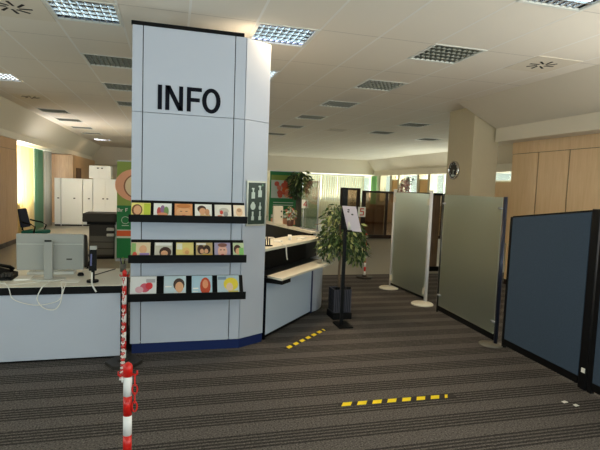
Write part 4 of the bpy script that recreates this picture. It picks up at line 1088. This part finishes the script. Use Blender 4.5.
# number sign 5
t = sign('number_sign', 'white number sign with a red 5 in front of the booth screens', '5', (4.20, 10.4, 1.045), (1, .0, 0), .19, .235, (4.29, 10.4, 0))
m = MB(); m.tube([(4.29, 10.42, .02), (4.29, 10.42, 1.12)], .012, BLACK, 8); m.build('pole', t)
m = MB(); m.lathe([(.13, 0), (.13, .012), (.02, .02)], BLACK, (4.29, 10.42, 0), 20); m.build('foot', t)
# pink flowers and small white box on the long booth
pf = thing('flower_arrangement', 'tall pink flower arrangement showing above the first frosted screen', 'flowers', (6.6, 12.9, 0))
m = MB(); m.lathe([(.13, 0), (.10, .5), (.13, 1.2), (.10, 1.2), (.08, .1)], DARKWOOD, (6.72, 12.9, 0), 18); m.build('stand_vase', pf)
m = MB(); leafy(m, (6.66, 12.9, 1.80), .14, .13, .28, 420, .09, [PINK, PINK, mat('petal_rust', (176, 110, 96), .6), PAPER], .0); leafy(m, (6.80, 12.9, 2.02), .11, .1, .10, 90, .08, [TEAL, LEAF3], 0); m.tube([(6.72, 12.9, 1.15), (6.68, 12.9, 1.6)], .05, LEAF3); m.build('blooms', pf)

# ------------------------------------------------------------------ light
def area(name, loc, rot, sx, sy, e, colr):
    l = bpy.data.lights.new(name, 'AREA'); l.shape = 'RECTANGLE'; l.size = sx; l.size_y = sy; l.energy = e; l.color = colr
    o = bpy.data.objects.new(name, l); COL.objects.link(o); o.location = loc; o.rotation_euler = rot; return o
DAY = (.92, .96, 1.0)
UP = math.radians(45)      # upward tilt added to the window lamps to brighten the ceiling
area('fill_rear', (.6, YB - .25, 1.45), (PI / 2 - .22, 0, 0), 9.0, 1.0, 190, (.70, .83, 1.0))  # added fill from behind the camera for the lower fronts
area('fill_left_near', (-4.95, 1.2, 1.75), (0, -PI / 2 - UP, 0), 1.7, 6.0, 125, (.90, .95, 1.0))  # added fill at an unseen opening, aimed up at the near ceiling
area('fill_left_mid', (-4.95, 7.3, 1.75), (0, -PI / 2 - UP, 0), 1.7, 4.5, 35, (1, .97, .92))  # extra fill lamp behind an added window
area('daylight_left_far', (-4.95, 16.1, 1.75), (0, -PI / 2 - UP * .3, math.radians(28)), 1.7, 4.5, 400, (.97, .98, 1.0))
area('fill_right_near', (6.35, .5, 1.6), (0, PI / 2 + UP * 1.2, 0), 1.9, 5.0, 420, (1, .97, .93))  # invented source on the right, aimed up to brighten the ceiling
area('daylight_right_far', (11.7, 19.5, 1.8), (0, PI / 2 + UP * .7, 0), 1.4, 9.0, 520, (1, .97, .90))
area('daylight_right_mid', (11.7, 11.3, 2.3), (0, PI / 2, 0), .5, 7.0, 200, (1, .97, .90))
area('daylight_back', (8.4, 26.4, 1.65), (-PI / 2 - UP, 0, 0), 6.0, 1.4, 320, (1, .98, .92))
for x, y, st, lab in LIGHTS:
    if st == 'on':
        e = 30 if 'bright' in lab else 7
        area('fixture_light', (x + FS / 2, y + FS / 2, CZ - .012), (0, 0, 0), .5, .5, e, (1, .76, .46))
W = bpy.data.worlds.new('World'); S.world = W; W.use_nodes = True
bg = W.node_tree.nodes['Background']; bg.inputs['Color'].default_value = (.93, 1.0, .92, 1); bg.inputs['Strength'].default_value = .95

# ------------------------------------------------------------------ camera
cam = bpy.data.cameras.new('Camera'); co = bpy.data.objects.new('Camera', cam); COL.objects.link(co)
cam.sensor_width = 36; cam.sensor_fit = 'HORIZONTAL'; cam.lens = 475 / 600 * 36
cam.clip_start = .05; cam.clip_end = 200
R3 = Matrix(((0.96563639, -0.01449135, -0.25949252), (-0.2573134, 0.08712186, -0.96239264), (0.03655384, 0.99609226, 0.08039922)))
co.matrix_world = Matrix.Translation((0, 0, 1.7)) @ R3.to_4x4()
S.camera = co
S.cycles.use_denoising = True
S.cycles.max_bounces = 10; S.cycles.diffuse_bounces = 5; S.cycles.transparent_max_bounces = 12
S.cycles.sample_clamp_indirect = 6
S.view_settings.view_transform = 'Standard'; S.view_settings.look = 'None'; S.view_settings.exposure = 0.15; S.view_settings.gamma = 1
S.view_settings.use_curve_mapping = False
